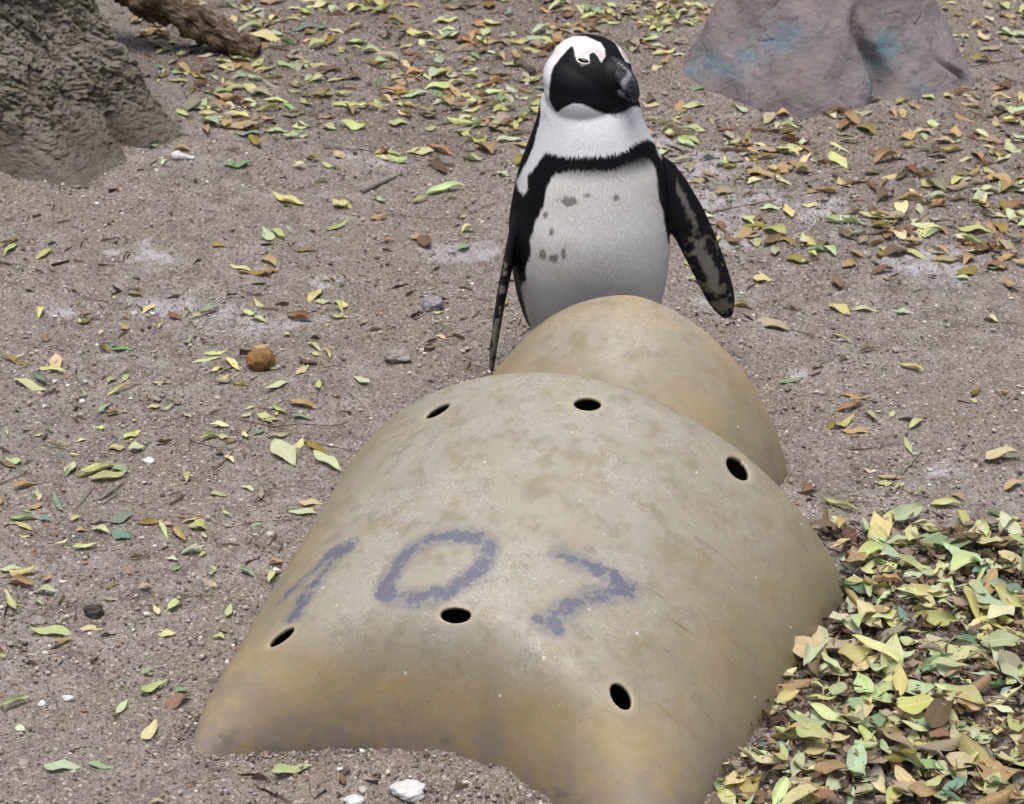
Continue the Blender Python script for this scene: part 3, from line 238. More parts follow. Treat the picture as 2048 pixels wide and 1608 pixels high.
MARK_BIB = [(-0.0464, 0.2832), (-0.0312, 0.2889), (-0.0124, 0.2882), (0.0001, 0.2822), (0.0126, 0.2763), (0.019, 0.2657), (0.0201, 0.2533), (0.0136, 0.2425), (0.0085, 0.2532), (0.0017, 0.2605), (-0.0065, 0.2563), (-0.0055, 0.2456), (-0.0071, 0.2398), (-0.0179, 0.238), (-0.0255, 0.2454), (-0.0281, 0.2528), (-0.0317, 0.2684), (-0.0354, 0.2703), (-0.0432, 0.2616), (-0.0538, 0.2492), (-0.0628, 0.2367), (-0.0671, 0.2218), (-0.0699, 0.1999), (-0.0697, 0.1846), (-0.0651, 0.1739), (-0.0585, 0.1661), (-0.0525, 0.1654), (-0.0434, 0.1717), (-0.0293, 0.1772), (-0.0168, 0.1761), (-0.0043, 0.1713), (0.0083, 0.1654), (0.0225, 0.1626), (0.0378, 0.1628), (0.0515, 0.1675), (0.0639, 0.1755), (0.0717, 0.1785), (0.0879, 0.1766), (0.1049, 0.1611), (0.1221, 0.1283), (0.1267, 0.1077), (0.1144, 0.0975), (0.1102, 0.1016), (0.104, 0.1206), (0.0897, 0.1262), (0.0728, 0.1185), (0.0576, 0.1076), (0.0419, 0.1007), (0.0266, 0.0956), (0.0033, 0.0944), (-0.0121, 0.0925), (-0.0355, 0.0939), (-0.0589, 0.0994), (-0.0748, 0.1008), (-0.0789, 0.0962), (-0.0928, 0.076), (-0.1027, 0.0659), (-0.1031, 0.039), (-0.1097, 0.0314), (-0.1194, 0.0387), (-0.1234, 0.0557), (-0.1148, 0.0682), (-0.103, 0.0905), (-0.0934, 0.113), (-0.0895, 0.1305), (-0.0848, 0.1505), (-0.0834, 0.172), (-0.0872, 0.2025), (-0.0852, 0.2335), (-0.0755, 0.2538), (-0.0617, 0.2721)]
MARK_BELLY = [(-0.0583, 0.066), (-0.0324, 0.0726), (-0.0025, 0.0705), (0.0343, 0.0735), (0.0584, 0.0848), (0.083, 0.0964), (0.0954, 0.0927), (0.1045, 0.0805), (0.1085, 0.0584), (0.1129, 0.0293), (0.122, 0.0022), (0.1261, -0.0201), (0.1316, -0.0423), (0.1583, -0.0742), (0.1631, -0.3072), (-0.1205, -0.312), (-0.0987, -0.2029), (-0.1093, -0.1614), (-0.1161, -0.1248), (-0.1067, -0.1126), (-0.1071, -0.0903), (-0.0998, -0.0731), (-0.0959, -0.0556), (-0.1002, -0.0457), (-0.0931, -0.0232), (-0.0859, -0.0033), (-0.0762, 0.0142), (-0.0749, 0.0341), (-0.0693, 0.0486)]
MARK_FAR = [(0.0311, 0.2954), (0.0734, 0.2959), (0.0827, 0.244), (0.0536, 0.2461), (0.0433, 0.2642), (0.0363, 0.2789)]
MARK_SKIN = [(-0.0247, 0.2444), (-0.0265, 0.2526), (-0.0175, 0.261), (-0.0051, 0.2661), (0.0074, 0.2679), (0.0183, 0.2639), (0.0201, 0.254), (0.0136, 0.244), (0.0085, 0.2539), (0.0017, 0.2612), (-0.0066, 0.257), (-0.0056, 0.2463), (-0.0148, 0.2494)]
MARK_SKIN_FAR = [(0.0449, 0.2658), (0.0598, 0.2685), (0.0669, 0.2479), (0.0535, 0.2478)]
MARK_FLIPPER = [(0.1234, 0.083), (0.1361, 0.0707), (0.1596, 0.0252), (0.1822, -0.0162), (0.2058, -0.066), (0.2234, -0.1075), (0.2198, -0.1327), (0.207, -0.1204), (0.1921, -0.0913), (0.1763, -0.058), (0.1718, -0.0414), (0.1844, -0.0412), (0.1947, -0.0578), (0.1755, -0.0163), (0.1537, 0.0251)]
MARK_SPOTS = [(-0.034, 0.0222, 0.0171, 0.0077), (-0.0052, 0.0325, 0.0051, 0.0034), (0.0403, 0.029, 0.006, 0.0043), (-0.0733, -0.0014, 0.0043, 0.0051), (-0.0621, -0.0277, 0.0051, 0.0068), (-0.0781, -0.0651, 0.006, 0.0103), (-0.0589, -0.0714, 0.0077, 0.0077), (-0.0425, -0.0638, 0.006, 0.0077), (-0.0032, 0.1581, 0.0034, 0.0034), (-0.001, 0.1278, 0.0051, 0.006), (0.0846, 0.0879, 0.0017, 0.0043)]
ELEV = [(0.9993, -0.0374, 0.0), (0.0141, 0.3776, 0.9258), (-0.0347, -0.9252, 0.3779)]
GUANO = [(-0.708, 4.046, 0.068, 0.075), (-0.784, 4.066, 0.029, 0.03), (-0.728, 4.116, 0.022, 0.031), (-0.552, 3.801, 0.084, 0.049), (-0.463, 3.746, 0.101, 0.066), (-0.359, 3.95, 0.058, 0.048), (-0.353, 4.617, 0.065, 0.068), (-0.275, 4.577, 0.087, 0.055), (-0.84, 3.801, 0.056, 0.031), (0.406, 4.562, 0.162, 0.138), (0.389, 4.332, 0.176, 0.17), (0.457, 4.172, 0.08, 0.106), (0.338, 4.685, 0.044, 0.096), (0.518, 4.388, 0.063, 0.071), (0.827, 4.046, 0.166, 0.152), (0.644, 4.305, 0.123, 0.111), (-0.122, 4.096, 0.089, 0.076), (-0.649, 3.834, 0.112, 0.069), (0.372, 3.857, 0.056, 0.046), (0.467, 3.768, 0.046, 0.031), (-0.053, 4.108, 0.05, 0.077), (0.557, 4.36, 0.021, 0.039), (0.506, 3.549, 0.035, 0.05), (-0.373, 3.768, 0.065, 0.035), (-0.724, 3.63, 0.022, 0.021), (0.678, 4.172, 0.06, 0.052), (0.692, 3.192, 0.049, 0.034)]
ZONES = {'upper': [(-1.008, 5.771), (0.325, 5.771), (0.3, 5.274), (0.1, 4.982), (-0.015, 4.562), (-0.22, 4.562), (-0.466, 4.653), (-0.732, 4.846), (-0.842, 5.236)], 'upper_far': [(-1.182, 6.355), (0.539, 6.355), (0.496, 5.771), (-1.087, 5.771)], 'middle': [(0.298, 5.771), (0.522, 5.771), (0.391, 5.161), (0.427, 4.846), (0.336, 4.653), (0.307, 5.161)], 'right': [(0.346, 4.813), (0.7, 4.846), (1.054, 5.052), (1.584, 5.236), (1.248, 4.046), (0.788, 3.926), (0.437, 3.95), (0.322, 4.251)], 'rightfar': [(1.122, 6.051), (1.479, 6.051), (1.266, 5.052), (1.061, 5.088)], 'drift': [(0.467, 3.031), (0.531, 2.962), (0.642, 2.985), (0.875, 3.031), (1.051, 2.911), (0.908, 2.542), (0.734, 2.259), (0.247, 2.259), (0.265, 2.32), (0.316, 2.461), (0.404, 2.652), (0.505, 2.825)], 'left': [(-0.945, 3.768), (-0.311, 3.95), (-0.214, 3.209), (-0.308, 3.159), (-0.576, 3.126), (-0.777, 2.94)], 'leftlow': [(-0.808, 3.094), (-0.366, 3.094), (-0.389, 2.853), (-0.732, 2.717)]}
EYE = (-0.0155, 0.2453)

# ================================================================ helpers
random.seed(7)
rng = np.random.default_rng(7)
COL = scene.collection


def link(o, parent=None):
    COL.objects.link(o)
    if parent is not None:
        o.parent = parent
    return o


def tag(o, label=None, cat=None, group=None, kind=None):
    for k, v in (('label', label), ('category', cat), ('group', group), ('kind', kind)):
        if v:
            o[k] = v
    return o


def empty(name, loc=(0, 0, 0)):
    o = bpy.data.objects.new(name, None)
    o.location = loc
    o.empty_display_size = .05
    return link(o)


def mesh_np(name, V, F, smooth=True):
    me = bpy.data.meshes.new(name)
    V = np.ascontiguousarray(V, dtype=np.float32)
    F = np.ascontiguousarray(F, dtype=np.int32)
    n = F.shape[1]
    me.vertices.add(len(V))
    me.vertices.foreach_set('co', V.ravel())
    me.loops.add(F.size)
    me.loops.foreach_set('vertex_index', F.ravel())
    me.polygons.add(len(F))
    me.polygons.foreach_set('loop_start', np.arange(0, F.size, n, dtype=np.int32))
    me.polygons.foreach_set('loop_total', np.full(len(F), n, dtype=np.int32))
    me.update(calc_edges=True)
    me.polygons.foreach_set('use_smooth', np.full(len(F), smooth))
    me.validate()
    return me


def attr_col(me, name, C):
    a = me.color_attributes.new(name, 'FLOAT_COLOR', 'POINT')
    C = np.asarray(C, dtype=np.float32)
    if C.shape[1] == 3:
        C = np.concatenate([C, np.ones((len(C), 1), np.float32)], 1)
    a.data.foreach_set('color', np.ascontiguousarray(C).ravel())


def attr_f(me, name, v):
    a = me.attributes.new(name, 'FLOAT', 'POINT')
    a.data.foreach_set('value', np.ascontiguousarray(v, dtype=np.float32))


def grid_faces(nr, nc, wrap=False):
    r = np.arange(nr - 1)[:, None]
    c = np.arange(nc if wrap else nc - 1)[None, :]
    c2 = (c + 1) % nc
    return np.stack([(r * nc + c), (r * nc + c2), ((r + 1) * nc + c2), ((r + 1) * nc + c)], -1).reshape(-1, 4)


class NT:
    """small node-tree writer"""

    def __init__(self, name, rough=.8, spec=.3):
        self.m = bpy.data.materials.new(name)
        self.dim = '3D'
        self.m.use_nodes = True
        self.t = self.m.node_tree
        self.b = self.t.nodes['Principled BSDF']
        self.b.inputs['Roughness'].default_value = rough
        self.b.inputs['Specular IOR Level'].default_value = spec

    def n(self, typ, **kw):
        nd = self.t.nodes.new(typ)
        for k, v in kw.items():
            if k.startswith('_'):
                setattr(nd, k[1:], v)
            else:
                key = int(k[1:]) if k[0] == 'i' and k[1:].isdigit() else k
                self.set(nd.inputs[key], v)
        return nd

    def set(self, sock, v):
        if isinstance(v, bpy.types.NodeSocket):
            self.t.links.new(v, sock)
        elif isinstance(v, (tuple, list)) and len(v) == 3 and sock.type == 'RGBA':
            sock.default_value = (*v, 1)
        else:
            sock.default_value = v

    def coord(self, scale=(1, 1, 1), src='Object'):
        tc = self.n('ShaderNodeTexCoord')
        mp = self.n('ShaderNodeMapping')
        self.t.links.new(tc.outputs[src], mp.inputs[0])
        mp.inputs['Scale'].default_value = scale
        return mp.outputs[0]

    def noise(self, vec, scale, detail=4, rough=.55, out=0, dist=0):
        return self.n('ShaderNodeTexNoise', _noise_dimensions=self.dim, Vector=vec, Scale=scale, Detail=detail, Roughness=rough, Distortion=dist).outputs[out]

    def voro(self, vec, scale, out='Distance', feature='F1', rand=1.0):
        return self.n('ShaderNodeTexVoronoi', _voronoi_dimensions=self.dim, _feature=feature, Vector=vec, Scale=scale, Randomness=rand).outputs[out]

    def ramp(self, v, stops):
        r = self.n('ShaderNodeValToRGB', Fac=v)
        cr = r.color_ramp
        while len(cr.elements) > 2:
            cr.elements.remove(cr.elements[-1])
        for k, (p, c) in enumerate(stops):
            e = cr.elements[k] if k < 2 else cr.elements.new(p)
            e.position = p
            e.color = (*c, 1) if isinstance(c, (tuple, list)) else (c, c, c, 1)
        return r.outputs[0]

    def step(self, v, a, b):
        return self.n('ShaderNodeMapRange', _interpolation_type='SMOOTHSTEP', i0=v, i1=a, i2=b).outputs[0]

    def math(self, op, a, b=0.0):
        return self.n('ShaderNodeMath', _operation=op, i0=a, i1=b).outputs[0]

    def mix(self, f, a, b, mode='MIX'):
        nd = self.n('ShaderNodeMix', _data_type='RGBA', _blend_type=mode)
        self.set(nd.inputs[0], f)
        self.set(nd.inputs[6], a)
        self.set(nd.inputs[7], b)
        return nd.outputs[2]

    def attr(self, name, out='Fac'):
        return self.n('ShaderNodeAttribute', _attribute_name=name).outputs[out]

    def bump(self, h, strength=.5, dist=.01, prev=None):
        b = self.n('ShaderNodeBump', Strength=strength, Distance=dist, Height=h)
        if prev is not None:
            self.t.links.new(prev, b.inputs['Normal'])
        return b.outputs[0]

    def done(self, col=None, normal=None, rough=None):
        if col is not None:
            self.set(self.b.inputs['Base Color'], col)
        if normal is not None:
            self.set(self.b.inputs['Normal'], normal)
        if rough is not None:
            self.set(self.b.inputs['Roughness'], rough)
        return self.m


# ================================================================ materials
def mat_sand():
    k = NT('sand', .95, .15)
    k.dim = '2D'          # the sheet is flat: plan coordinates are enough
    P = k.coord()
    big = k.noise(P, 2.2, 4)
    mid = k.noise(P, 17, 4, .68)
    fine = k.noise(P, 120, 4, .78)
    col = k.ramp(mid, [(.30, (.165, .136, .115)), (.48, (.268, .232, .206)), (.70, (.355, .318, .292))])
    col = k.mix(k.math('MULTIPLY', k.step(big, .40, .66), .8), col, (.265, .215, .182))
    damp = k.step(k.noise(P, 5.5, 4, .65), .56, .70)
    col = k.mix(k.math('MULTIPLY', damp, .45), col, (.135, .108, .090))
    col = k.mix(k.math('MULTIPLY', k.attr('humus'), .75), col, (.125, .098, .080))
    # grains: pale quartz and dark bits
    vg = k.n('ShaderNodeTexVoronoi', _voronoi_dimensions='2D', Vector=P, Scale=260.0)
    gv = k.n('ShaderNodeSeparateColor', i0=vg.outputs['Color']).outputs[0]
    gd = vg.outputs['Distance']
    inside = k.step(gd, .42, .25)
    pale = k.math('MULTIPLY', k.step(gv, .80, .88), inside)
    col = k.mix(k.math('MULTIPLY', pale, .75), col, (.52, .46, .41))
    dark = k.math('MULTIPLY', k.step(gv, .14, .08), inside)
    col = k.mix(k.math('MULTIPLY', dark, .8), col, (.055, .042, .034))
    v2 = k.n('ShaderNodeTexVoronoi', _voronoi_dimensions='2D', Vector=P, Scale=110.0)
    g2v = k.n('ShaderNodeSeparateColor', i0=v2.outputs['Color']).outputs[1]
    in2 = k.step(v2.outputs['Distance'], .36, .22)
    col = k.mix(k.math('MULTIPLY', k.math('MULTIPLY', k.step(g2v, .84, .89), in2), .8), col, (.56, .50, .45))
    col = k.mix(k.math('MULTIPLY', k.math('MULTIPLY', k.step(g2v, .17, .12), in2), .85), col, (.075, .05, .038))
    col = k.mix(k.step(fine, .50, .78), col, (.40, .365, .34))
    col = k.mix(k.math('MULTIPLY', k.step(fine, .47, .30), .8), col, (.105, .088, .075))
    # dried droppings
    sp = k.math('MULTIPLY', k.noise(P, 26, 4, .7), k.noise(P, 150, 4, .75))
    gm = k.step(k.math('MULTIPLY', k.attr('guano'), sp), .13, .30)
    col = k.mix(k.math('MULTIPLY', gm, .8), col, (.52, .51, .54))
    h = k.math('ADD', k.math('MULTIPLY', fine, .8), k.math('MULTIPLY', k.math('MULTIPLY', gd, -1.0), .5))
    n1 = k.bump(h, .9, .007)
    n2 = k.bump(k.noise(P, 45, 4, .6), .5, .010, n1)
    return k.done(col, n2)


def mat_shell():
    k = NT('weathered_fibreglass', .55, .4)
    P = k.coord()
    st = k.n('ShaderNodeCombineXYZ', X=k.attr('arc'), Y=k.attr('axial'), Z=0.0).outputs[0]
    big = k.noise(P, 7, 4, .6)
    blot = k.noise(P, 28, 4, .65)
    col = k.ramp(big, [(.3, (.225, .180, .100)), (.52, (.252, .220, .150)), (.72, (.275, .255, .20))])
    # bleached and scuffed crown of the arch
    crown = k.attr('crown')
    col = k.mix(k.math('MULTIPLY', crown, .75), col, (.305, .288, .242))
    col = k.mix(k.math('MULTIPLY', k.step(blot, .48, .66), .72), col, (.205, .18, .135))
    col = k.mix(k.math('MULTIPLY', k.step(k.noise(P, 19, 4, .6), .53, .68), .6), col, (.225, .18, .10))
    # streaks that run down the sides
    mp = k.n('ShaderNodeMapping', Vector=st)
    mp.inputs['Scale'].default_value = (9, 85, 1)
    stn = k.noise(mp.outputs[0], 1.0, 4, .6)
    strk = k.math('MULTIPLY', k.step(stn, .56, .74), k.attr('side'))
    col = k.mix(k.math('MULTIPLY', strk, .7), col, (.165, .115, .052))
    mp2 = k.n('ShaderNodeMapping', Vector=st)
    mp2.inputs['Scale'].default_value = (24, 150, 1)
    dk = k.step(k.noise(mp2.outputs[0], 1.0, 3, .6), .68, .76)
    col = k.mix(k.math('MULTIPLY', k.math('MULTIPLY', dk, k.attr('side')), .7), col, (.13, .095, .06))
    # ochre resin showing near the ends and edges
    och = k.math('MULTIPLY', k.attr('ochre'), k.step(k.noise(P, 13, 4, .62), .30, .62))
    col = k.mix(k.math('MULTIPLY', och, .8), col, (.335, .245, .118))
    # speckles and small dark bits
    spk = k.step(k.noise(P, 420, 2, .5), .70, .78)
    col = k.mix(k.math('MULTIPLY', spk, .5), col, (.16, .13, .10))
    spk2 = k.math('MULTIPLY', k.step(k.voro(P, 75), .13, .07), k.step(k.noise(P, 9, 3), .46, .56))
    col = k.mix(k.math('MULTIPLY', spk2, .7), col, (.13, .105, .08))
    dot = k.n('ShaderNodeTexVoronoi', Vector=P, Scale=38.0)
    dsel = k.n('ShaderNodeSeparateColor', i0=dot.outputs['Color']).outputs[2]
    wd = k.math('MULTIPLY', k.step(dot.outputs['Distance'], .10, .06), k.step(dsel, .80, .84))
    col = k.mix(k.math('MULTIPLY', wd, .85), col, (.62, .61, .57))
    dust = k.step(k.noise(P, 240, 4, .7), .56, .74)
    col = k.mix(k.math('MULTIPLY', dust, .35), col, (.42, .40, .35))
    # scratches: thin pale lines in several directions
    scr = None
    for a, sd in ((25, 0.0), (70, 3.1), (-40, 6.7), (110, 9.9), (-12, 14.2)):
        m2 = k.n('ShaderNodeMapping', Vector=st)
        m2.vector_type = 'TEXTURE'
        m2.inputs['Location'].default_value = (sd, sd * 1.7, 0)
        m2.inputs['Rotation'].default_value = (0, 0, math.radians(a))
        m2.inputs['Scale'].default_value = (1 / 62, 1 / 820, 1)
        k.dim = '2D'
        l = k.step(k.noise(m2.outputs[0], 1.0, 2, .5, dist=.25), .645, .71)
        scr = l if scr is None else k.math('MAXIMUM', scr, l)
    k.dim = '3D'
    scm = k.math('MULTIPLY', scr, k.step(k.noise(P, 13, 4, .65), .40, .62))
    scm = k.math('MULTIPLY', scm, k.math('ADD', k.math('MULTIPLY', crown, .75), .2))
    col = k.mix(k.math('MULTIPLY', scm, .62), col, (.48, .475, .44))
    # painted figures, worn
    pd = k.attr('paint')
    wear = k.math('ADD', k.math('MULTIPLY', k.noise(P, 75, 6, .72), .6), k.math('MULTIPLY', k.noise(P, 24, 3, .6), .4))
    pm = k.step(k.math('SUBTRACT', pd, k.math('MULTIPLY', k.math('SUBTRACT', wear, .335), 3.6)), -.12, .22)
    halo = k.math('MULTIPLY', k.step(pd, .0, .45), k.step(k.noise(P, 60, 4, .7), .22, .6))
    col = k.mix(k.math('MULTIPLY', halo, .6), col, (.145, .15, .16))
    col = k.mix(k.math('MULTIPLY', pm, .74), col, (.075, .083, .140))
    # clean pale ring round the drilled holes
    col = k.mix(k.math('MULTIPLY', k.attr('ring'), .55), col, (.40, .345, .235))
    # soil splashed up from the ground
    soil = k.math('MULTIPLY', k.attr('soil'), k.step(k.noise(P, 34, 5, .7), .36, .60))
    col = k.mix(k.math('MULTIPLY', soil, .7), col, (.235, .195, .165))
    mos = k.math('MULTIPLY', k.attr('soil'), k.step(k.noise(P, 17, 4, .6), .60, .68))
    col = k.mix(k.math('MULTIPLY', mos, .35), col, (.10, .105, .045))
    n1 = k.bump(k.noise(P, 60, 4, .6), .12, .006)
    n3 = k.bump(k.noise(P, 500, 3, .6), .12, .002, n1)
    ro = k.ramp(blot, [(.3, .42), (.7, .68)])
    return k.done(col, n3, ro)


def mat_bark():
    k = NT('rough_bark', .95, .15)
    P = k.coord()
    a = k.noise(P, 9, 5, .6)
    b = k.noise(P, 70, 5, .7)
    col = k.ramp(a, [(.3, (.17, .143, .108)), (.5, (.255, .225, .178)), (.7, (.33, .30, .25))])
    col = k.mix(k.math('MULTIPLY', k.step(k.attr('plate'), .35, .8), .55), col, (.34, .315, .27))
    col = k.mix(k.math('MULTIPLY', k.step(k.attr('plate'), .4, .15), .5), col, (.125, .102, .075))
    col = k.mix(k.step(b, .52, .75), col, (.285, .265, .225))
    col = k.mix(k.math('MULTIPLY', k.step(k.noise(P, 150, 4, .7), .62, .72), .6), col, (.38, .35, .30))
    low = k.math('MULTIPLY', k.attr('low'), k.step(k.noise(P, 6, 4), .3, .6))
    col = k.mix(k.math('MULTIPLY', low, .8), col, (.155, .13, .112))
    rd = k.step(k.noise(P, 13, 4, .6), .64, .72)
    col = k.mix(k.math('MULTIPLY', rd, .5), col, (.12, .065, .035))
    n1 = k.bump(b, 1.0, .016)
    n2 = k.bump(k.noise(P, 320, 4, .7), .7, .004, n1)
    return k.done(col, n2)


def mat_branch():
    k = NT('branch_bark', .9, .2)
    tc = k.n('ShaderNodeTexCoord')
    P = tc.outputs['Object']
    lon = k.attr('lon')
    st = k.n('ShaderNodeCombineXYZ', X=k.math('MULTIPLY', lon, 9.0), Y=k.math('MULTIPLY', k.attr('ang'), 9.0), Z=0.0).outputs[0]
    a = k.noise(st, 1.6, 5, .65)
    col = k.ramp(a, [(.36, (.045, .030, .018)), (.5, (.12, .084, .052)), (.64, (.27, .215, .155))])
    moss = k.step(k.noise(P, 16, 4), .58, .68)
    col = k.mix(k.math('MULTIPLY', moss, .6), col, (.15, .16, .075))
    n1 = k.bump(a, .9, .012)
    return k.done(col, k.bump(k.noise(P, 260, 4, .7), .4, .003, n1))


def mat_smooth_trunk():
    k = NT('boulder_rock', .85, .2)
    P = k.coord()
    a = k.noise(P, 7, 5, .6)
    col = k.ramp(a, [(.3, (.165, .138, .138)), (.55, (.225, .192, .196)), (.72, (.29, .255, .252))])
    b = k.noise(P, 38, 4, .6)
    col = k.mix(k.math('MULTIPLY', k.step(b, .57, .68), .65), col, (.13, .108, .11))
    col = k.mix(k.math('MULTIPLY', k.step(k.noise(P, 180, 4, .7), .6, .75), .4), col, (.36, .32, .30))
    col = k.mix(k.math('MULTIPLY', k.step(k.voro(P, 21), .16, .08), .5), col, (.12, .075, .07))
    teal = k.math('MULTIPLY', k.attr('teal'), k.step(k.noise(P, 22, 5, .65), .28, .52))
    col = k.mix(k.math('MULTIPLY', teal, .8), col, k.mix(k.noise(P, 60, 3), (.06, .145, .185), (.13, .235, .285)))
    n1 = k.bump(k.noise(P, 30, 5, .65), .5, .012)
    return k.done(col, k.bump(k.noise(P, 300, 4, .7), .35, .002, n1))


def mat_leaf(litter):
    k = NT('leaf_litter' if litter else 'leaf', .6, .35)
    if litter:
        base = k.attr('Col', 'Color')
        P = k.coord()
    else:
        base = k.n('ShaderNodeObjectInfo').outputs['Color']
        P = k.coord()
        rv = k.n('ShaderNodeObjectInfo').outputs['Random']
        P = k.n('ShaderNodeVectorMath', _operation='ADD', i0=P, i1=k.n('ShaderNodeCombineXYZ', X=k.math('MULTIPLY', rv, 5.0)).outputs[0]).outputs[0]
    n = k.noise(P, 60, 4, .6)
    col = k.mix(k.step(n, .35, .75), base, k.mix(1.0, base, (.72, .70, .60), 'MULTIPLY'))
    col = k.mix(k.math('MULTIPLY', k.step(k.noise(P, 38, 3), .56, .74), .55), col, k.mix(1.0, base, (1.18, 1.02, .60), 'MULTIPLY'))
    # rusty freckles and edges of decay
    col = k.mix(k.math('MULTIPLY', k.step(k.noise(P, 210, 3, .6), .68, .75), .65), col, (.10, .060, .028))
    v = k.attr('across')
    rib = k.step(k.math('ABSOLUTE', v), .10, .02)
    col = k.mix(k.math('MULTIPLY', rib, .45), col, k.mix(1.0, base, (1.35, 1.35, 1.3), 'MULTIPLY'))
    sv = k.math('SINE', k.math('SUBTRACT', k.math('MULTIPLY', k.attr('along'), 62.0), k.math('MULTIPLY', k.math('ABSOLUTE', v), 8.0)))
    col = k.mix(k.math('MULTIPLY', k.step(sv, .5, 1.0), .16), col, k.mix(1.0, base, (1.3, 1.3, 1.2), 'MULTIPLY'))
    nb = k.bump(k.math('ADD', n, k.math('MULTIPLY', sv, .05)), .4, .003)
    geo = k.n('ShaderNodeNewGeometry').outputs['Backfacing']
    col = k.mix(k.math('MULTIPLY', geo, .35), col, k.mix(1.0, base, (.97, 1.0, .95), 'MULTIPLY'))
    m = k.done(col, nb)
    tr = k.n('ShaderNodeBsdfTranslucent', Color=col)
    mx = k.n('ShaderNodeMixShader', i0=.18, i1=k.b.outputs[0], i2=tr.outputs[0])
    k.t.links.new(mx.outputs[0], k.t.nodes['Material Output'].inputs[0])
    return m


def mat_plain(name, c1, c2, scale=40, rough=.8, bump=.4, bd=.004, detail=5):
    k = NT(name, rough, .25)
    P = k.coord()
    n = k.noise(P, scale, detail, .65)
    col = k.ramp(n, [(.32, c1), (.68, c2)])
    return k.done(col, k.bump(k.noise(P, scale * 2.5, detail, .7), bump, bd))


def mat_attr(name, rough=.85, scale=150, bump=.3, bd=.002):
    k = NT(name, rough, .25)
    P = k.coord()
    base = k.attr('Col', 'Color')
    n = k.noise(P, scale, 4, .6)
    col = k.mix(k.step(n, .3, .75), base, k.mix(1.0, base, (.8, .79, .77), 'MULTIPLY'))
    return k.done(col, k.bump(n, bump, bd))


def mat_bill():
    k = NT('bill_horn', .27, .5)
    P = k.coord()
    n = k.noise(P, 190, 5, .65)
    col = k.ramp(n, [(.35, (.006, .007, .010)), (.7, (.030, .034, .044))])
    col = k.mix(k.math('MULTIPLY', k.attr('band'), .95), col, (.42, .43, .46))
    return k.done(col, k.bump(n, .5, .002))


def mat_plumage():
    k = NT('plumage', .55, .16)
    P = k.coord()
    base = k.attr('Col', 'Color')
    mp = k.n('ShaderNodeMapping', Vector=P)
    mp.inputs['Scale'].default_value = (420, 420, 90)
    fe = k.noise(mp.outputs[0], 1.0, 4, .6)
    sm = k.noise(P, 22, 4, .6)
    col = k.mix(k.math('MULTIPLY', k.step(fe, .4, .75), .45), base, k.mix(1.0, base, (.84, .83, .81), 'MULTIPLY'))
    col = k.mix(k.math('MULTIPLY', k.step(sm, .45, .75), .35), col, k.mix(1.0, base, (.90, .87, .82), 'MULTIPLY'))
    n1 = k.bump(fe, .22, .002)
    return k.done(col, k.bump(sm, .12, .006, n1))


M = dict(sand=mat_sand(), shell=mat_shell(), bark=mat_bark(), branch=mat_branch(), smooth=mat_smooth_trunk(),
         leaf=mat_leaf(False), litter=mat_leaf(True), grit=mat_attr('grit'), debris=mat_attr('debris', .9, 60),
         plumage=mat_plumage(),
         bill=mat_bill(),
         eye=mat_plain('eye_gloss', (.004, .003, .003), (.012, .008, .006), 50, .08, 0),
         eyelid=mat_plain('eyelid_skin', (.62, .47, .47), (.75, .62, .62), 90, .5, .2),
         twig_n=mat_plain('twig_brown', (.075, .052, .038), (.17, .13, .10), 90, .85),
         twig_g=mat_plain('twig_grey', (.13, .115, .105), (.30, .27, .25), 90, .85),
         twig_w=mat_plain('twig_pale', (.32, .29, .25), (.50, .46, .41), 90, .85),
         ochre_stone=mat_plain('ochre_stone', (.20, .105, .035), (.36, .21, .085), 55, .9, .8, .006),
         grey_stone=mat_plain('grey_stone', (.21, .185, .17), (.40, .37, .35), 60, .9, .8, .006),
         blue_stone=mat_plain('blue_stone', (.16, .16, .185), (.34, .335, .36), 40, .85, .6, .006),
         dark_stone=mat_plain('dark_stone', (.045, .036, .032), (.12, .10, .09), 60, .9, .9, .008),
         white_stone=mat_plain('white_stone', (.46, .45, .43), (.72, .72, .72), 60, .8, .4, .004))

# ================================================================ ground
def axis_coords(lo, hi, step, far):
    c = list(np.arange(lo, hi + step * .5, step))
    s, a, b = step, lo, hi
    left, right = [], []
    while a > -far:
        s *= 1.35
        a -= s
        left.append(a)
    s = step
    while b < far:
        s *= 1.35
        b += s
        right.append(b)
    return np.array(left[::-1] + c + right)


gx = axis_coords(-1.55, 1.55, .0065, 90)
gy = axis_coords(2.1, 6.2, .0075, 90)
GX, GY = np.meshgrid(gx, gy)
Z = ground_z(GX, GY)
near = (np.abs(GX) < 2.2) & (GY > 1.2) & (GY < 7)
Pn = np.stack([GX[near], GY[near], np.zeros(near.sum())], 1)
hm = np.zeros(GX.shape)
for nm, wgt in (('upper', .6), ('upper_far', .6), ('middle', .6), ('right', .4), ('rightfar', .3), ('drift', 1.0), ('left', .15)):
    sd = poly_sd(Pn[:, :2] + .05 * np.stack([fbm(Pn * 9, 3, 5), fbm(Pn * 9, 3, 6)], 1), ZONES[nm])
    hm[near] = np.maximum(hm[near], wgt * sstep(-.06, .10, sd))
hm[near] *= np.clip(.75 + .9 * fbm(Pn * 14, 4, 21), .1, 1.1)
gu = np.zeros(GX.shape)
for (x, y, a, b) in GUANO:
    gu[near] = np.maximum(gu[near], np.exp(-(((Pn[:, 0] - x) / a) ** 2 + ((Pn[:, 1] - y) / b) ** 2) * .9))
